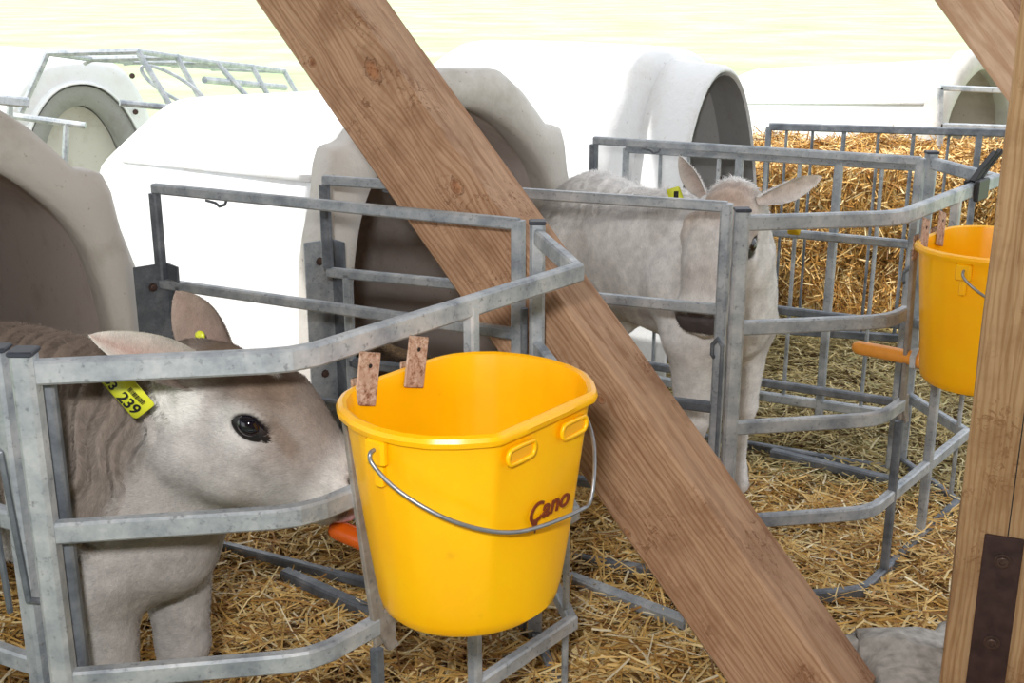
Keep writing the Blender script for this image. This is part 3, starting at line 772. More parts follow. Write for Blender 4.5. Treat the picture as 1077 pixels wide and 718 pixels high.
class Calf:
    def __init__(s, frame, head, up):
        s.bo, s.F = Vector(frame[0]), Vector(frame[1]).normalized(); s.Lf = Vector((-s.F.y, s.F.x, 0))
        s.ho, s.A = Vector(head[0]), Vector(head[1]).normalized()
        B = Vector(up); s.B = (B-s.A*B.dot(s.A)).normalized(); s.C = s.A.cross(s.B)   # C to the calf's ... side
        s.prims = []; s.tl = 1.0; s.hs = 1.0
    def b(s, x, y, z): return s.bo+s.F*(x*(s.tl if x < -.2 else 1))+s.Lf*y+Vector((0, 0, z))
    def h(s, a, b, c): return s.ho+(s.A*a+s.B*b+s.C*c)*s.hs
    def cone(s, p, q, r1, r2, k=.04, lat=None, sq=1.0, neg=False): s.prims.append(('c', p, q, r1, r2, k, lat, sq, neg))

HA = np.array([-.065, -.06, -.045, -.02, .02, .086, .146, .186, .24, .275, .30, .312, .318, .320])
HT = np.array([.02, .045, .062, .078, .112, .138, .134, .115, .080, .062, .048, .036, .018, .0])
HB = np.array([.0, -.05, -.09, -.12, -.144, -.148, -.134, -.116, -.090, -.076, -.066, -.052, -.034, -.012])
HW = np.array([.01, .040, .058, .070, .082, .090, .084, .074, .062, .060, .058, .050, .034, .008])

def calf_field(cf, X):
    """X: (...,3) array"""
    d = None
    for p in cf.prims:
        _, P, Q, r1, r2, k, lat, sq, neg = p
        x = X-np.array(P)
        if lat is not None:
            l = np.array(lat); dl = x@l; x = x+((1/sq-1)*dl)[..., None]*l
        ab = np.array(Q-P); L2 = max(ab@ab, 1e-9); t = np.clip((x@ab)/L2, 0, 1)
        dd = np.linalg.norm(x-t[..., None]*ab, axis=-1)-(r1+(r2-r1)*t)
        if neg: d = -smin(-d, dd, k)
        else: d = dd if d is None else smin(d, dd, k)
        if p is cf.prims[cf.head_at]:
            x = (X-np.array(cf.ho))/cf.hs; a = x@np.array(cf.A); b = x@np.array(cf.B); c = np.abs(x@np.array(cf.C))
            T = np.interp(a, HA, HT); B_ = np.interp(a, HA, HB); W = np.interp(a, HA, HW)
            m = (T+B_)/2; hh = np.maximum((T-B_)/2, .004); nb = (b-m)/hh
            Wb = W*(1-.34*np.clip(-nb, 0, 1.2)**1.5-.10*np.clip(nb-.3, 0, 1)**2)
            r = (np.abs(nb)**2.3+(c/np.maximum(Wb, .003))**2.3)**(1/2.3)
            hd = (r-1)*np.minimum(hh, Wb)*.9
            hd = np.maximum(hd, np.maximum(a-.320, -.065-a)*1.0)*cf.hs
            d = smin(d, hd, .045)
    return d

def build_calf(cf, label, parts, tint, h=.0062, hair=90000, hair_len=.013, res_focus=None):
    lat = cf.Lf
    c = cf.cone
    # trunk and quarters
    c(cf.b(-.05, 0, .685), cf.b(-.72, 0, .705), .205, .205, .05, lat, .80)
    c(cf.b(-.13, 0, .80), cf.b(-.25, 0, .80), .105, .11, .08, lat, .8)
    c(cf.b(-.74, 0, .77), cf.b(-.86, 0, .74), .135, .12, .08, lat, .9)
    c(cf.b(.02, 0, .60), cf.b(-.05, 0, .52), .13, .10, .06, lat, .95)
    for sg in (-1, 1):
        c(cf.b(-.06, sg*.10, .68), cf.b(-.0, sg*.11, .56), .10, .085, .05)
        c(cf.b(-.0, sg*.10, .55), cf.b(.005, sg*.095, .30), .078, .047, .035)
        c(cf.b(.005, sg*.095, .30), cf.b(.0, sg*.095, .27), .047, .042, .02)
        c(cf.b(.0, sg*.095, .27), cf.b(.0, sg*.095, .10), .035, .028, .02)
        c(cf.b(.0, sg*.095, .10), cf.b(.02, sg*.095, .05), .033, .030, .015)
        c(cf.b(-.74, sg*.08, .70), cf.b(-.66, sg*.13, .52), .13, .085, .05)
        c(cf.b(-.66, sg*.13, .52), cf.b(-.84, sg*.12, .34), .085, .042, .04)
        c(cf.b(-.84, sg*.12, .34), cf.b(-.80, sg*.12, .12), .036, .028, .02)
        c(cf.b(-.80, sg*.12, .12), cf.b(-.77, sg*.12, .05), .033, .032, .015)
    c(cf.b(-.95, 0, .80), cf.b(-1.0, 0, .45), .026, .020, .03)
    # neck
    nb_ = cf.h(-.01, -.02, 0); ns = cf.b(-.02, 0, .72); latn = ((cf.C*(1 if cf.C.dot(lat) > 0 else -1))+lat).normalized()
    c(ns, nb_, .180, .108*cf.hs, .06, latn, .62)
    cf.head_at = len(cf.prims)
    c(cf.b(.03, 0, .60), cf.h(.02, -.065, 0), .135, .080, .07, latn, .62)
    K = cf.hs
    def hc(p, q, r1, r2, k=.04, lat=None, sq=1.0, neg=False): c(p, q, r1*K, r2*K, k, lat, sq, neg)
    for sg in (-1, 1):
        hc(cf.h(.085, .080, sg*.068), cf.h(.120, .078, sg*.066), .022, .020, .025)      # brow
        hc(cf.h(.05, -.06, sg*.052), cf.h(.11, -.06, sg*.052), .038, .034, .05)          # cheek
        hc(cf.h(.13, .015, sg*.070), cf.h(.19, .0, sg*.050), .016, .012, .03)            # face crest
        hc(cf.h(.286, .020, sg*.038), cf.h(.296, .012, sg*.034), .016, .016, .02)        # nostril wing
        hc(cf.h(.27, -.026, sg*.040), cf.h(.30, -.024, sg*.028), .020, .018, .02)        # lips
    hc(cf.h(.262, -.062, 0), cf.h(.285, -.055, 0), .024, .020, .02)                      # chin
    hc(cf.h(-.02, .062, 0), cf.h(.012, .080, 0), .034, .032, .03, cf.C, 1.5)             # poll
    for sg in (-1, 1):
        hc(cf.h(.309, .030, sg*.028), cf.h(.294, .044, sg*.050), .0100, .0070, .006, None, 1, True)
        hc(cf.h(.112, .056, sg*.100), cf.h(.124, .052, sg*.100), .022, .018, .010, None, 1, True)
        hc(cf.h(.322, -.038, sg*.002), cf.h(.258, -.040, sg*.064), .0035, .0035, .006, None, 1, True)   # mouth line
    pts = []
    for p in cf.prims:
        r = max(p[3], p[4])*1.7+.03
        for q in (p[1], p[2]): pts += [np.array(q)-r, np.array(q)+r]
    pts += [np.array(cf.h(.33, 0, 0))+.05, np.array(cf.h(.33, 0, 0))-.05]
    lo = np.min(pts, 0); hi = np.max(pts, 0); lo[2] = max(lo[2], -.0)
    def grid(lo, hi, h):
        n = np.ceil((hi-lo)/h).astype(int)+2
        F = np.empty(n, np.float32)
        ys_ = lo[1]+np.arange(n[1])*h; zs_ = lo[2]-h+np.arange(n[2])*h
        Yy, Zz = np.meshgrid(ys_, zs_, indexing='ij')
        for i in range(n[0]):
            Xp = np.stack([np.full_like(Yy, lo[0]+i*h), Yy, Zz], -1); F[i] = calf_field(cf, Xp)
        F[:, :, 0] = 1
        return F, np.array([lo[0], lo[1], lo[2]-h])
    F, org = grid(lo, hi, h)
    V, Q = surface_nets(F, org, h)
    # relax onto the surface a little and add the loose folds of the neck
    e = 1e-3
    def grad(V):
        g = np.stack([calf_field(cf, V+np.eye(3)[k]*e)-calf_field(cf, V-np.eye(3)[k]*e) for k in range(3)], 1)
        return g/np.maximum(np.linalg.norm(g, axis=1, keepdims=True), 1e-9)
    G = grad(V)
    V = V-G*np.clip(calf_field(cf, V), -.004, .004)[:, None]*.8
    G = grad(V)
    nx_ = parts.get('folds')
    if nx_ is not None: V = V+G*nx_(V)[:, None]
    # orient faces outwards
    fn = np.cross(V[Q[:, 1]]-V[Q[:, 0]], V[Q[:, 2]]-V[Q[:, 0]]); s_ = (fn*G[Q[:, 0]]).sum(1) < 0
    Q[s_] = Q[s_][:, ::-1]
    root = thing('calf', label, 'calf', cf.bo)
    colr = tint(cf, V)
    # ears are joined to the same skin
    Vall = [V]; Fall = [Q]; Call = [colr]; nv = len(V); ear_pts = []
    for (base, tip, wide, cup, wd, cin, cout) in parts['ears']:
        ev, ef, ec = ear_mesh(base, tip, wide, cup, wd, cin, cout)
        Vall.append(ev); Fall.append(ef+nv); Call.append(ec); nv += len(ev); ear_pts.append((ev, ef, ec))
    Vc = np.vstack(Vall); Fc = np.vstack(Fall); Cc = np.vstack(Call)
    body = obj('body', Vc, Fc, M_COAT, root, True)
    at_ = body.data.color_attributes.new('tint', 'FLOAT_COLOR', 'POINT'); at_.data.foreach_set('color', np.hstack([Cc, np.ones((len(Cc), 1))]).astype(np.float32).ravel())
    # coat hair: short blades lying with the lie of the coat
    v = Vc; tri = np.vstack([Fc[:, [0, 1, 2]], Fc[:, [0, 2, 3]]])
    a, b, c_ = v[tri[:, 0]], v[tri[:, 1]], v[tri[:, 2]]
    cr_ = np.cross(b-a, c_-a); ar = np.linalg.norm(cr_, axis=1)
    cen_ = (a+b+c_)/3
    # hair only where a viewer could see it: the camera side, more on the head
    view = np.array([0, 0, CAM_H])-cen_; view /= np.linalg.norm(view, axis=1, keepdims=True)
    nrm = cr_/np.maximum(ar[:, None], 1e-12); facing = (nrm*view).sum(1)
    wgt = ar*np.where(facing > -.25, 1, .15)*parts.get('dens', lambda p: np.ones(len(p)))(cen_)
    pick = rng.choice(len(tri), hair, p=wgt/wgt.sum()); u1 = rng.random(hair); u2 = rng.random(hair); fl_ = u1+u2 > 1; u1[fl_] = 1-u1[fl_]; u2[fl_] = 1-u2[fl_]
    tr_ = tri[pick]; P = v[tr_[:, 0]]*(1-u1-u2)[:, None]+v[tr_[:, 1]]*u1[:, None]+v[tr_[:, 2]]*u2[:, None]
    Cn = Cc[tr_[:, 0]]*(1-u1-u2)[:, None]+Cc[tr_[:, 1]]*u1[:, None]+Cc[tr_[:, 2]]*u2[:, None]
    nr = nrm[pick]
    # keep the eyes and nostrils clear
    keep = np.ones(hair, bool); is_ear = (pick % len(Fc)) >= len(Q)
    for e_ in parts['eyes']: keep &= np.linalg.norm(P-np.array(e_[0]), axis=1) > .033
    keep &= Cn.mean(1) > .035
    keep &= P[:, 2] > .045
    P, Cn, nr, is_ear = P[keep], Cn[keep], nr[keep], is_ear[keep]; n_ = len(P)
    flow = parts['flow'](cf, P)+rng.normal(size=(n_, 3))*.28
    flow -= nr*(flow*nr).sum(1)[:, None]; flow /= np.maximum(np.linalg.norm(flow, axis=1, keepdims=True), 1e-6)
    side = np.cross(nr, flow); ln = hair_len*parts.get('len', lambda p: np.ones(len(p)))(P)*rng.uniform(.6, 1.3, n_)*np.where(is_ear, .5, 1); wd_ = .00055*rng.uniform(.7, 1.4, n_)
    mid = P+flow*(ln*.5)[:, None]+nr*(ln*.20)[:, None]; tip_ = P+flow*ln[:, None]+nr*(ln*.26)[:, None]
    HV = np.stack([P-nr*.001-side*wd_[:, None], P-nr*.001+side*wd_[:, None], mid+side*(wd_*.8)[:, None], mid-side*(wd_*.8)[:, None], tip_+side*(wd_*.15)[:, None], tip_-side*(wd_*.15)[:, None]], 1).reshape(-1, 3)
    k_ = np.arange(n_)*6; HF = np.concatenate([np.stack([k_+3, k_+2, k_+1, k_], 1), np.stack([k_+5, k_+4, k_+2, k_+3], 1)])
    ho = obj('coat_hair', HV, HF, M_FUR, root)
    Ch = np.repeat(np.clip(Cn*rng.uniform(.80, 1.16, n_)[:, None], 0, 1), 6, 0)
    ha = ho.data.color_attributes.new('tint', 'FLOAT_COLOR', 'POINT'); ha.data.foreach_set('color', np.hstack([Ch, np.ones((len(Ch), 1))]).astype(np.float32).ravel())
    ho.data.polygons.foreach_set('use_smooth', np.ones(len(ho.data.polygons), bool))
    ho.data.normals_split_custom_set_from_vertices(np.repeat(nr, 6, 0).tolist())
    ho['kind'] = 'stuff'
    # eyes
    for (ec, out, fwd) in parts['eyes']:
        ec = Vector(ec); out = Vector(out).normalized(); fwd = Vector(fwd); fwd = (fwd-out*fwd.dot(out)).normalized(); up_ = out.cross(fwd)
        def ell(cen, ra, rb, rc, n1=14, n2=24, taper=0):
            vv = []; ff = []
            for i_ in range(n1+1):
                th = math.pi*i_/n1
                for j_ in range(n2):
                    ph = 2*math.pi*j_/n2; x = math.sin(th)*math.cos(ph); y = math.sin(th)*math.sin(ph); z = math.cos(th)
                    yy = y*(1-taper*max(0, x)**1.3)
                    vv.append(cen+fwd*(ra*x)+up_*(rb*yy)+out*(rc*z))
            for i_ in range(n1):
                for j_ in range(n2): ff.append((i_*n2+j_, i_*n2+(j_+1) % n2, (i_+1)*n2+(j_+1) % n2, (i_+1)*n2+j_))
            return vv, ff
        obj('eyelid', *ell(ec+fwd*.007-out*.004, .044, .025, .0135, taper=.5), M_LID, root, True)
        ey = obj('eye', *ell(ec-out*.004, .0245, .0200, .0185), M_EYE, root, True)
    for nm, vv, ff, mt in parts.get('extra', []): obj(nm, vv, ff, mt, root, True)
    return root

def ear_mesh(base, tip, wide, cup, wd, cin, cout):
    base, tip = np.array(base), np.array(tip); ax = tip-base; L = np.linalg.norm(ax); ax /= L
    w_ = np.array(wide, float); w_ -= ax*(w_@ax); w_ /= np.linalg.norm(w_); n_ = np.cross(ax, w_)
    if n_@np.array(cup) < 0: n_ = -n_          # n_ points out of the hollow
    nu, nvv = 22, 14; V = []; C = []
    for layer in (0, 1):
        for i in range(nu+1):
            t = i/nu; wdt = wd*(math.sin(math.pi*min(1, (t*.86+.14)))**.75)*(1 if t < .5 else 1-(.22*(t-.5)))
            for j in range(nvv+1):
                s = -1+2*j/nvv; an = s*(1.25*(1-t)+.55)
                r = wdt/(1.25*(1-t)+.55)
                p = base+ax*(L*t)+w_*(r*math.sin(an))*.98+n_*(r*(1-math.cos(an))*1.0)-n_*(.10*wd)
                p = p+ax*0+n_*(-.02*math.sin(t*1.6)*0)
                edge = 1-abs(s)**4
                if layer: p = p-n_*(.007*edge*(1-.5*t)+.0003)
                V.append(p); f = .75*abs(s)+.25*t
                C.append(np.array(cin)*(1-f)+np.array(cout)*f if layer == 0 else np.array(cout))
    F = []; M = nvv+1; off = (nu+1)*M
    for layer in (0, 1):
        for i in range(nu):
            for j in range(nvv):
                q = [layer*off+i*M+j, layer*off+i*M+j+1, layer*off+(i+1)*M+j+1, layer*off+(i+1)*M+j]
                F.append(q if layer == 0 else q[::-1])
    for i in range(nu):
        for j in (0, nvv): F.append([i*M+j, (i+1)*M+j, off+(i+1)*M+j, off+i*M+j])
    for j in range(nvv): F.append([nu*M+j, nu*M+j+1, off+nu*M+j+1, off+nu*M+j])
    V = np.array(V); F = np.array(F)
    # orient hollow side towards n_
    f0 = F[nvv//2]; fn = np.cross(V[f0[1]]-V[f0[0]], V[f0[2]]-V[f0[0]])
    if fn@n_ < 0: F = F[:, ::-1]
    return V, F, np.array(C)

def ss(x, a, b): t = np.clip((x-a)/(b-a), 0, 1); return t*t*(3-2*t)
def L3(*c): return np.array(lin(*c)[:3])
def wob(V, f=14): return (np.sin(V[:, 0]*f*1.3+V[:, 2]*f)+np.sin(V[:, 1]*f*1.1-V[:, 2]*f*1.7+1)+np.sin(V[:, 0]*f*2.3-V[:, 1]*f*1.9+2))/3
def blend(c, col, m): return c*(1-m[:, None])+col*m[:, None]

def headloc(cf, V):
    x = (V-np.array(cf.ho))/cf.hs; return x@np.array(cf.A), x@np.array(cf.B), x@np.array(cf.C)
def bodyloc(cf, V):
    x = V-np.array(cf.bo); return x@np.array(cf.F), x@np.array(cf.Lf), x[:, 2]

def common_marks(cf, V, c, nose=L3(78, 64, 64)):
    a, b, cc = headloc(cf, V)
    for sg in (-1, 1):
        dn = np.sqrt(((a-.303)/1.0)**2+((b-.034)/.75)**2+((cc-sg*.036)/1.0)**2); c = blend(c, L3(24, 18, 20), 1-ss(dn, .008, .014))
        de = np.sqrt((a-.117)**2/2.2+(b-.056)**2+((cc-sg*.088)*.6)**2); c = blend(c, L3(30, 24, 26), 1-ss(de, .019, .025))
    m = ss(a, .296, .312)*ss(b, -.045, -.03)*(1-ss(b, .04, .052)); c = blend(c, nose, m*.9)
    return c

def tint1(cf, V):
    a, b, cc = headloc(cf, V); x, y, z = bodyloc(cf, V); w_ = wob(V)
    c = np.tile(L3(190, 187, 185), (len(V), 1))
    c = blend(c, L3(140, 129, 121), ss(z+w_*.02, .55, .68)*ss(a, .06, -.04)*1.0)            # neck and back
    c = blend(c, L3(132, 116, 104), ss(z+w_*.02, .80, .92)*ss(a, .02, -.06)*.8)
    hd = ss(a, -.05, .0)
    c = blend(c, L3(182, 177, 174), hd*.8)
    c = blend(c, L3(130, 112, 98), hd*ss(b+w_*.012, .045, .115)*(1-ss(a, .20, .28)))       # forehead
    c = blend(c, L3(98, 76, 62), hd*ss(b+w_*.01, .115, .15)*(1-ss(a, .02, .07)))
    c = blend(c, L3(152, 140, 132), ss(a, .13, .17)*(1-ss(a, .22, .27))*ss(b, -.03, .04)*.8)   # bridge of the nose
    c = blend(c, L3(128, 108, 92), (1-ss(np.abs(b-.085-(.12-a)*.5)+w_*.004, .006, .018))*ss(a, .12, .15)*(1-ss(a, .19, .22))*.6)   # brown line from the eye up to the nose
    c = blend(c, L3(206, 201, 197), ss(a, .235, .28)*.9)                                      # mealy muzzle
    c = blend(c, L3(210, 207, 204), (1-ss(np.sqrt((a-.095)**2+(b-.045)**2), .028, .052))*ss(np.abs(cc), .04, .06)*.8)
    c = blend(c, L3(204, 200, 197), (1-ss(np.sqrt((a-.01)**2+(b+.02)**2), .03, .075))*.8)      # pale behind the jaw
    c = blend(c, L3(232, 230, 226), (1-ss(np.sqrt((a+.012)**2*.8+(b-.030)**2)+w_*.006, .030, .060))*.9)
    c = blend(c, L3(240, 238, 234), (1-ss(np.sqrt((a-.092)**2*.4+(cc-sgn*.026)**2*5), .013, .019))*ss(b, .09, .11))   # small white mark
    return np.clip(common_marks(cf, V, c, L3(120, 100, 98)), 0, 1)

def tint2(cf, V):
    a, b, cc = headloc(cf, V); x, y, z = bodyloc(cf, V); w_ = wob(V)
    c = np.tile(L3(236, 234, 232), (len(V), 1))
    c = blend(c, L3(212, 208, 205), ss(w_+.2*np.sin(z*30), .1, .5)*.6)
    hd = ss(a, -.06, -.02)
    c = blend(c, L3(170, 136, 112), hd*ss(b+w_*.012, .09, .13)*(1-ss(a+w_*.01, .035, .085)))
    c = blend(c, L3(206, 186, 172), hd*ss(b, .02, .10)*(1-ss(a, .09, .16))*.6)
    c = blend(c, L3(186, 176, 170), ss(a, .19, .23)*(1-ss(a, .26, .29))*ss(b, .03, .06)*.5)
    return np.clip(common_marks(cf, V, c, L3(64, 52, 54)), 0, 1)

def tag_plate(cen, u, v, L, Wd, mat, name='ear_tag', texts=(), ink=M_INK, barcode=False):
    """rounded plastic tag with ink; u along its length, v across"""
    cen = Vector(cen); u = Vector(u).normalized(); v = Vector(v); v = (v-u*v.dot(u)).normalized(); n = u.cross(v)
    if n.y > 0: n = -n
    out = []
    ring = []
    r = .006
    for cx, cy, a0 in ((L/2-r, Wd/2-r, 0), (-L/2+r, Wd/2-r, 90), (-L/2+r, -Wd/2+r, 180), (L/2-r, -Wd/2+r, 270)):
        for k in range(5):
            a = math.radians(a0+k*22.5); ring.append((cx+r*math.cos(a), cy+r*math.sin(a)))
    bend = lambda x: -.10*x*x/L
    P = lambda x, y, z: cen+u*x+v*y+n*(z+bend(x)*4)
    vs_ = [P(x, y, .001) for x, y in ring]+[P(x, y, -.001) for x, y in ring]; m = len(ring)
    out.append((name, vs_, [tuple(range(m)), tuple(range(2*m-1, m-1, -1))]+[(i, (i+1) % m, m+(i+1) % m, m+i) for i in range(m)], mat))
    for body, x0, y0, size in texts:
        cu = bpy.data.curves.new('t', 'FONT'); cu.body = body; cu.size = size; cu.offset = .0006; cu.align_x = 'CENTER'
        to = bpy.data.objects.new('t', cu); COL.objects.link(to); dg = bpy.context.evaluated_depsgraph_get(); tm = bpy.data.meshes.new_from_object(to.evaluated_get(dg)); bpy.data.objects.remove(to)
        out.append(('printed_number', [P(x0+q.co.x, y0+q.co.y, .0022) for q in tm.vertices], [tuple(p.vertices) for p in tm.polygons], ink))
    if barcode:
        mb = MB(); x = -.004
        for k in range(15):
            wq = random.choice((.0007, .0012, .0017)); mb.add([P(x, .006, .0022), P(x+wq, .006, .0022), P(x+wq, .014, .0022), P(x, .014, .0022)], [(0, 1, 2, 3)]); x += wq+.0011
        out.append(('printed_barcode', mb.v, mb.f, ink))
    return out

# --- calf in the near pen
g = Vector((.995, -.1, 0)); MZ = Vector((-.27, 1.85, 0))
O1 = MZ-g*.27+Vector((0, 0, .84)); A1 = g*.874+Vector((0, 0, -.486))
cf1 = Calf(((MZ-g*.41).xy.to_3d()+Vector((0, .04, 0)), (.90, -.44, 0)), (O1, A1), (0, 0, 1))
sgn = 1 if cf1.C.y < 0 else -1     # side of the head nearer the camera
def folds1(V):
    a, b, c = headloc(cf1, V); x, y, z = bodyloc(cf1, V)
    m = ss(-a, -.015, .04)*ss(x, -.42, -.20)*ss(z, .46, .58)*(1-ss(z, .88, .95))
    u = x+.25*(z-.7)+.02*np.sin(z*21)+.012*np.sin(z*47+x*30)
    f = (np.sin(u*2*np.pi/.031)*.6+np.sin(u*2*np.pi/.019+z*9)*.35+np.sin(u*2*np.pi/.052+z*5)*.4)
    return m*f*.0085
eye_n = cf1.h(.113, .056, sgn*.080); eye_f = cf1.h(.113, .056, -sgn*.080)
near_base = at(232, 404, 1.865); near_tip = at(95, 352, 1.72); far_base = at(244, 384, 1.955); far_tip = at(183, 306, 2.0)
tg = tag_plate(at(133, 414, 1.735), at(150, 433, 1.735)-at(116, 395, 1.735), at(120, 428, 1.735)-at(146, 400, 1.735), .082, .040, M_TAG, texts=(('239', .012, -.016, .024), ('53', -.027, -.014, .020)), barcode=True)
# v must point so that the writing reads upright: towards upper right
tg = tag_plate(at(133, 414, 1.735), at(150, 433, 1.735)-at(116, 395, 1.735), at(146, 400, 1.735)-at(120, 428, 1.735), .082, .042, M_TAG, texts=(('239', .014, -.016, .026), ('53', -.027, -.015, .021)), barcode=True)
far_btn = [('tag_button', *lathe(at(211, 353, 1.93), (-.3, -1, .2), [(0, .009), (.004, .009), (.006, .004)], 12), M_TAG)]
lipc = cf1.h(.30, -.085, sgn*.006)
def blob(c, r, X, Y, Z, n=16):
    v = []; f = []
    for i in range(n+1):
        th = math.pi*i/n
        for j in range(n): ph = 2*math.pi*j/n; v.append(Vector(c)+X*(r[0]*math.cos(th))+Y*(r[1]*math.sin(th)*math.cos(ph))+Z*(r[2]*math.sin(th)*math.sin(ph)))
    for i in range(n):
        for j in range(n): f.append((i*n+j, i*n+(j+1) % n, (i+1)*n+(j+1) % n, (i+1)*n+j))
    return v, f
teat_tip = Vector((-.30, 1.84, .648))
tng = [('tongue', *blob(teat_tip+Vector((.004, -.006, .010)), (.036, .016, .018), g, Vector((0, 1, 0)), Vector((0, 0, 1))), M_TONGUE)]
build_calf(cf1, 'grey-brown calf with yellow ear tag 239 sucking at the near bucket', dict(
    folds=folds1,
    ears=[(near_base, near_tip, (0, .25, 1), (-.1, -1, -.45), .049, L3(176, 140, 128), L3(232, 229, 222)),
          (far_base, far_tip, (1, .1, .9), (.5, -.8, -.1), .060, L3(150, 128, 118), L3(176, 158, 146))],
    eyes=[(eye_n, cf1.C*sgn+cf1.B*.25+cf1.A*.15, cf1.A-cf1.B*.2), (eye_f, -cf1.C*sgn+cf1.B*.25+cf1.A*.15, cf1.A-cf1.B*.2)],
    flow=lambda cf, P: (lambda a: np.where(a[:, None] > -.02, -np.array(cf.A)*.9+np.array((0, 0, -.35)), -np.array(cf.F)*.35+np.array((0, 0, -1.0))))(headloc(cf, P)[0]),
    dens=lambda p: 1+2.0*(p[:, 0] > -.95), len=lambda P: np.where(headloc(cf1, P)[0] > .0, .60, .85),
    extra=tg+far_btn+tng), tint1, h=.0056, hair=170000)

# --- second calf, head turned to the left of the picture
O2h = Vector((.578, 3.17, .985)); hd2 = Vector((-.50, -.866, 0))
A2 = hd2*math.cos(math.radians(40))+Vector((0, 0, -math.sin(math.radians(40))))
B2 = hd2*math.sin(math.radians(40))+Vector((0, 0, math.cos(math.radians(40))))
O2 = O2h-B2*.142
cf2 = Calf((Vector((.60, 3.29, 0)), (.56, -.83, 0)), (O2, A2), B2)
cf2.tl = .80; cf2.hs = 1.13
s2 = 1 if cf2.C.x > 0 else -1      # side towards the right of the picture
tg2 = tag_plate(at(711, 207, 3.08), at(716, 222, 3.06)-at(707, 196, 3.1), at(718, 205, 3.08)-at(704, 208, 3.08), .058, .036, M_TAG, texts=(('239'[1:], .0, -.008, .018),))
tg2 = [(n_, v_, f_, m_) for n_, v_, f_, m_ in tg2 if n_ == 'ear_tag']+[('printed_number', *box(at(711, 207, 3.072), (.012, .002, .03)), M_INK)]
tg3 = tag_plate(at(836, 240, 3.10), (1, 0, -.1), (0, 0, 1), .034, .036, M_TAG2)
def folds2(V):
    a, b, c = headloc(cf2, V); x, y, z = bodyloc(cf2, V)
    m = ss(-a, .01, .07)*ss(x, -.75, -.4)*ss(z, .5, .6)
    u = x+.3*(z-.7)+.03*np.sin(z*21)
    return m*(np.sin(u*2*np.pi/.045)*.6+np.sin(u*2*np.pi/.027+z*9)*.4)*.006
build_calf(cf2, 'white calf with brown crown standing behind the steel posts', dict(
    folds=folds2,
    ears=[(cf2.h(.0, .085, -s2*.066), at(714, 165, 3.20), (.8, 0, -.6), (.3, -1, 0), .036, L3(214, 196, 188), L3(232, 228, 224)),
          (cf2.h(.0, .085, s2*.066), at(866, 186, 3.22), (.3, 0, 1), (-.1, -1, -.1), .040, L3(218, 204, 196), L3(236, 232, 228))],
    eyes=[(cf2.h(.113, .056, s2*.080), cf2.C*s2+cf2.B*.25+cf2.A*.15, cf2.A-cf2.B*.2), (cf2.h(.113, .056, -s2*.080), -cf2.C*s2+cf2.B*.25+cf2.A*.15, cf2.A-cf2.B*.2)],
    flow=lambda cf, P: (lambda a: np.where(a[:, None] > -.02, -np.array(cf.A), -np.array(cf.F)*.5+np.array((0, 0, -1.0))))(headloc(cf, P)[0]),
    len=lambda P: np.where(headloc(cf2, P)[0] > .0, .7, 1.6),
    extra=tg2+tg3), tint2, h=.0068, hair=90000)

# ------------------------------------------------------------------ straw
PAL_GOLD = np.array([lin(226, 190, 120)[:3], lin(212, 170, 94)[:3], lin(236, 212, 154)[:3], lin(184, 138, 74)[:3], lin(246, 232, 196)[:3], lin(150, 110, 62)[:3]])
PAL_PALE = np.array([lin(196, 176, 122)[:3], lin(180, 160, 104)[:3], lin(210, 196, 150)[:3], lin(156, 138, 88)[:3], lin(170, 164, 112)[:3], lin(126, 112, 70)[:3]])
PAL_STACK = np.array([lin(214, 170, 96)[:3], lin(190, 142, 72)[:3], lin(232, 202, 140)[:3], lin(160, 112, 54)[:3], lin(240, 218, 166)[:3], lin(120, 84, 42)[:3]])
def strands(name, P, dirs, nrm, L, Wd, pal, label, cat):
    n = len(P); dirs /= np.linalg.norm(dirs, axis=1, keepdims=True)
    side = np.cross(dirs, nrm+rng.normal(size=(n, 3))*.5); side /= np.maximum(np.linalg.norm(side, axis=1, keepdims=True), 1e-6)
    bend = rng.normal(size=(n, 3))*.12; V = []
    for t in (-.5, 0, .5):
        c = P+dirs*(L*t)[:, None]+bend*(L*(.25-t*t))[:, None]
        V += [c-side*(Wd/2)[:, None], c+side*(Wd/2)[:, None]]
    V = np.stack(V, 1).reshape(-1, 3); k = np.arange(n)*6
    F = np.concatenate([np.stack([k, k+1, k+3, k+2], 1), np.stack([k+2, k+3, k+5, k+4], 1)])
    o = obj(name, V, F, M_STRAW)
    col = pal[rng.choice(len(pal), n, p=[.28, .22, .18, .14, .08, .10])]*rng.uniform(.8, 1.15, n)[:, None]
    a = o.data.color_attributes.new('tint', 'FLOAT_COLOR', 'POINT'); a.data.foreach_set('color', np.hstack([np.repeat(np.clip(col, 0, 1), 6, 0), np.ones((n*6, 1))]).astype(np.float32).ravel())
    return tagp(o, label, cat, kind='stuff')
def litter(name, n, region, pal, label, Lr=(.04, .17)):
    x = rng.uniform(region[0], region[1], n*2); y = rng.uniform(region[2], region[3], n*2)
    keep = region[4](x, y); x, y = x[keep][:n], y[keep][:n]; n = len(x)
    clump = .5+.5*np.sin(x*9+np.sin(y*7)*2)*np.sin(y*8+np.sin(x*5))
    z = height(x, y)-.008+rng.random(n)**1.6*(.022+.022*clump)
    th = rng.uniform(0, 2*np.pi, n); tilt = rng.normal(size=n)*.20
    d = np.stack([np.cos(th), np.sin(th), tilt], 1)
    return strands(name, np.stack([x, y, z], 1), d, np.tile([0, 0, 1.], (n, 1)), rng.uniform(*Lr, n)*rng.uniform(.6, 1, n), rng.uniform(.0028, .0062, n), pal, label, 'straw')
nline = lambda x, y: x*.447+y*.894
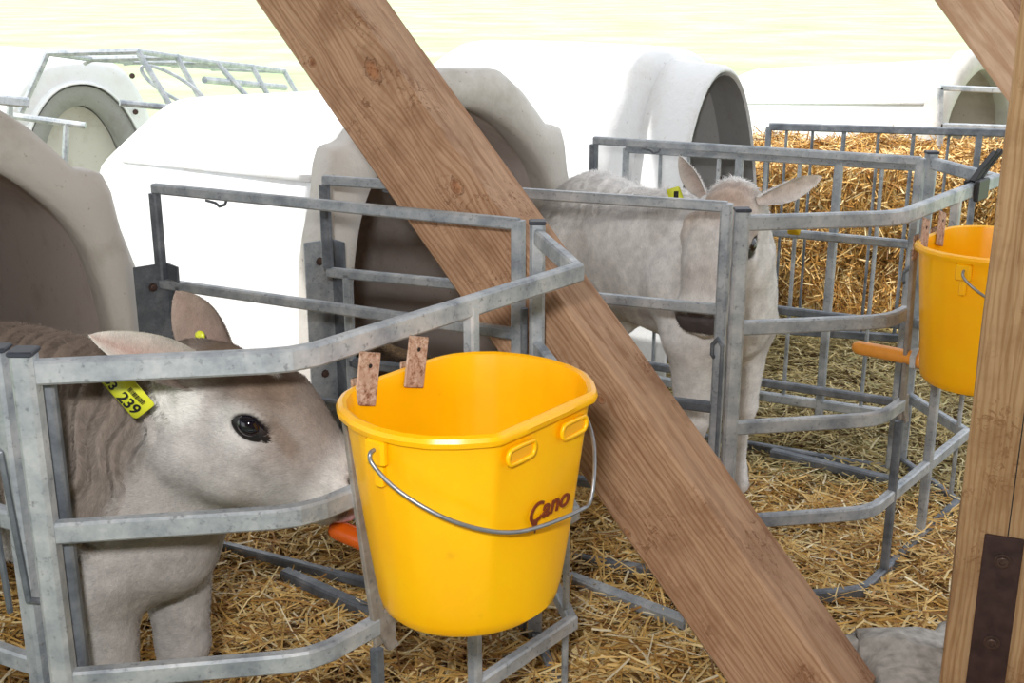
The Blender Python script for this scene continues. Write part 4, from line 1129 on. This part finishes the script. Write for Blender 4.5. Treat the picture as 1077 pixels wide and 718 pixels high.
litter('golden_straw_litter', 52000, (-1.5, 2.1, 1.45, 4.2, lambda x, y: (nline(x, y) < 3.55) & (np.abs(x) < y*.62+.2)), PAL_GOLD, 'loose golden straw covering the floor of the two nearer pens')
litter('pale_straw_litter', 42000, (-.4, 3.0, 3.1, 5.6, lambda x, y: (nline(x, y) > 3.5) & (x < y*.55+.2)), PAL_PALE, 'paler greenish straw on the floor of the rear pen', (.03, .11))

# straw stack behind the pens
S0, S1 = Vector((1.02, 5.55, 0)), Vector((2.9, 5.10, 0)); sdir = (S1-S0).normalized(); sback = Vector((-sdir.y, sdir.x, 0))
def stack_pt(u, b, z): return S0+sdir*u+sback*b+Vector((0, 0, z))
SL_, SD_, SHt = 2.0, 1.40, .63
bm = bmesh.new(); bmesh.ops.create_cube(bm, size=1); bmesh.ops.subdivide_edges(bm, edges=bm.edges[:], cuts=40, use_grid_fill=True)
for v in bm.verts:
    p = v.co.copy(); q_ = stack_pt((p.x+.5)*SL_, (p.y+.5)*SD_, (p.z+.5)*SHt)
    v.co = q_+mn.noise_vector(q_*3.0)*.06*(1 if p.z > -.4 else .4)+mn.noise_vector(q_*11)*.02
me = bpy.data.meshes.new('straw_stack'); bm.to_mesh(me); bm.free(); me.materials.append(M_HAYCORE)
o = bpy.data.objects.new('straw_stack', me); COL.objects.link(o); tagp(o, 'long stack of golden straw standing behind the barred panels', 'straw stack', kind='stuff')
def stack_strands(n):
    top = rng.random(n) < .42; u = rng.uniform(0, SL_, n); b = np.where(top, rng.uniform(0, SD_, n), 0); z = np.where(top, SHt, rng.uniform(0, SHt, n))
    P = np.array(S0)+u[:, None]*np.array(sdir)+b[:, None]*np.array(sback)+z[:, None]*np.array([0, 0, 1.])
    for i in range(n): P[i] += np.array(mn.noise_vector(Vector(P[i])*3.0))*.06
    nr = np.where(top[:, None], np.array([0, 0, 1.]), -np.array(sback)); P += nr*rng.uniform(0, .045, n)[:, None]
    d = rng.normal(size=(n, 3)); d -= nr*(d*nr).sum(1)[:, None]*.7; d += np.where(top[:, None], 0, np.array([0, 0, -.5]))
    return strands('stack_loose_straw', P, d, nr, rng.uniform(.04, .16, n), rng.uniform(.003, .007, n), PAL_STACK, 'loose straw ends bristling from the straw stack', 'straw')
stack_strands(30000)

# ------------------------------------------------------------------ far left cage of tubes
root = thing('tube_frame_pen', 'distant cage of pale steel tubes with hoops at upper left', 'cage', at(150, 120, 7.0))
hoops = [((22, 118), (50, 56), (145, 54), (182, 116), 6.6), ((88, 66), (96, 62), (186, 60), (214, 110), 7.0), ((130, 66), (140, 65), (228, 66), (262, 104), 7.4), ((180, 68), (190, 68), (265, 70), (284, 104), 7.8), ((222, 72), (230, 72), (299, 75), (313, 100), 8.3)]
tops = []
for a, b, c, d, Y in hoops:
    obj('hoop', *sweep([at(*a, Y), at(*b, Y), at(*c, Y), at(*d, Y)], .035, round_=True), M_BRIGHT, root); tops.append((at(*b, Y), at(*c, Y)))
for k in (0, 1): obj('long_tube', *sweep([t_[k] for t_ in tops], .03, round_=True), M_BRIGHT, root)
obj('long_tube', *sweep([at(215, 84, 7.1), at(300, 92, 8.2)], .04, round_=True), M_BRIGHT, root)
ov = [at(183+33*math.cos(a)+10*math.sin(a), 91+17*math.sin(a)+14*math.cos(a), 6.75) for a in [2*math.pi*k/28 for k in range(28)]]
obj('ring_tube', *sweep(ov, .018, closed=True, up=(0, 1, 0)), M_BRIGHT, root)
obj('long_tube', *sweep([at(126, 108, 6.3), at(208, 116, 6.5)], .035, round_=True), M_GALV, root)
root = thing('distant_rail', 'thin pale rail in front of the distant grey-mouthed hutch', 'rail', at(60, 130, 6.3))
obj('rail', *sweep([at(-10, 104, 6.0), at(30, 108, 6.1)], .05), M_BRIGHT, root)
obj('rail', *sweep([at(14, 122, 6.3), at(90, 132, 6.3)], .035, round_=True), M_BRIGHT, root)
obj('upright', *sweep([at(70, 129, 6.3), at(68, 175, 6.3)], .035, round_=True), M_BRIGHT, root)
obj('upright', *sweep([at(10, 106, 6.1), at(11, 160, 6.1)], .035, round_=True), M_BRIGHT, root)
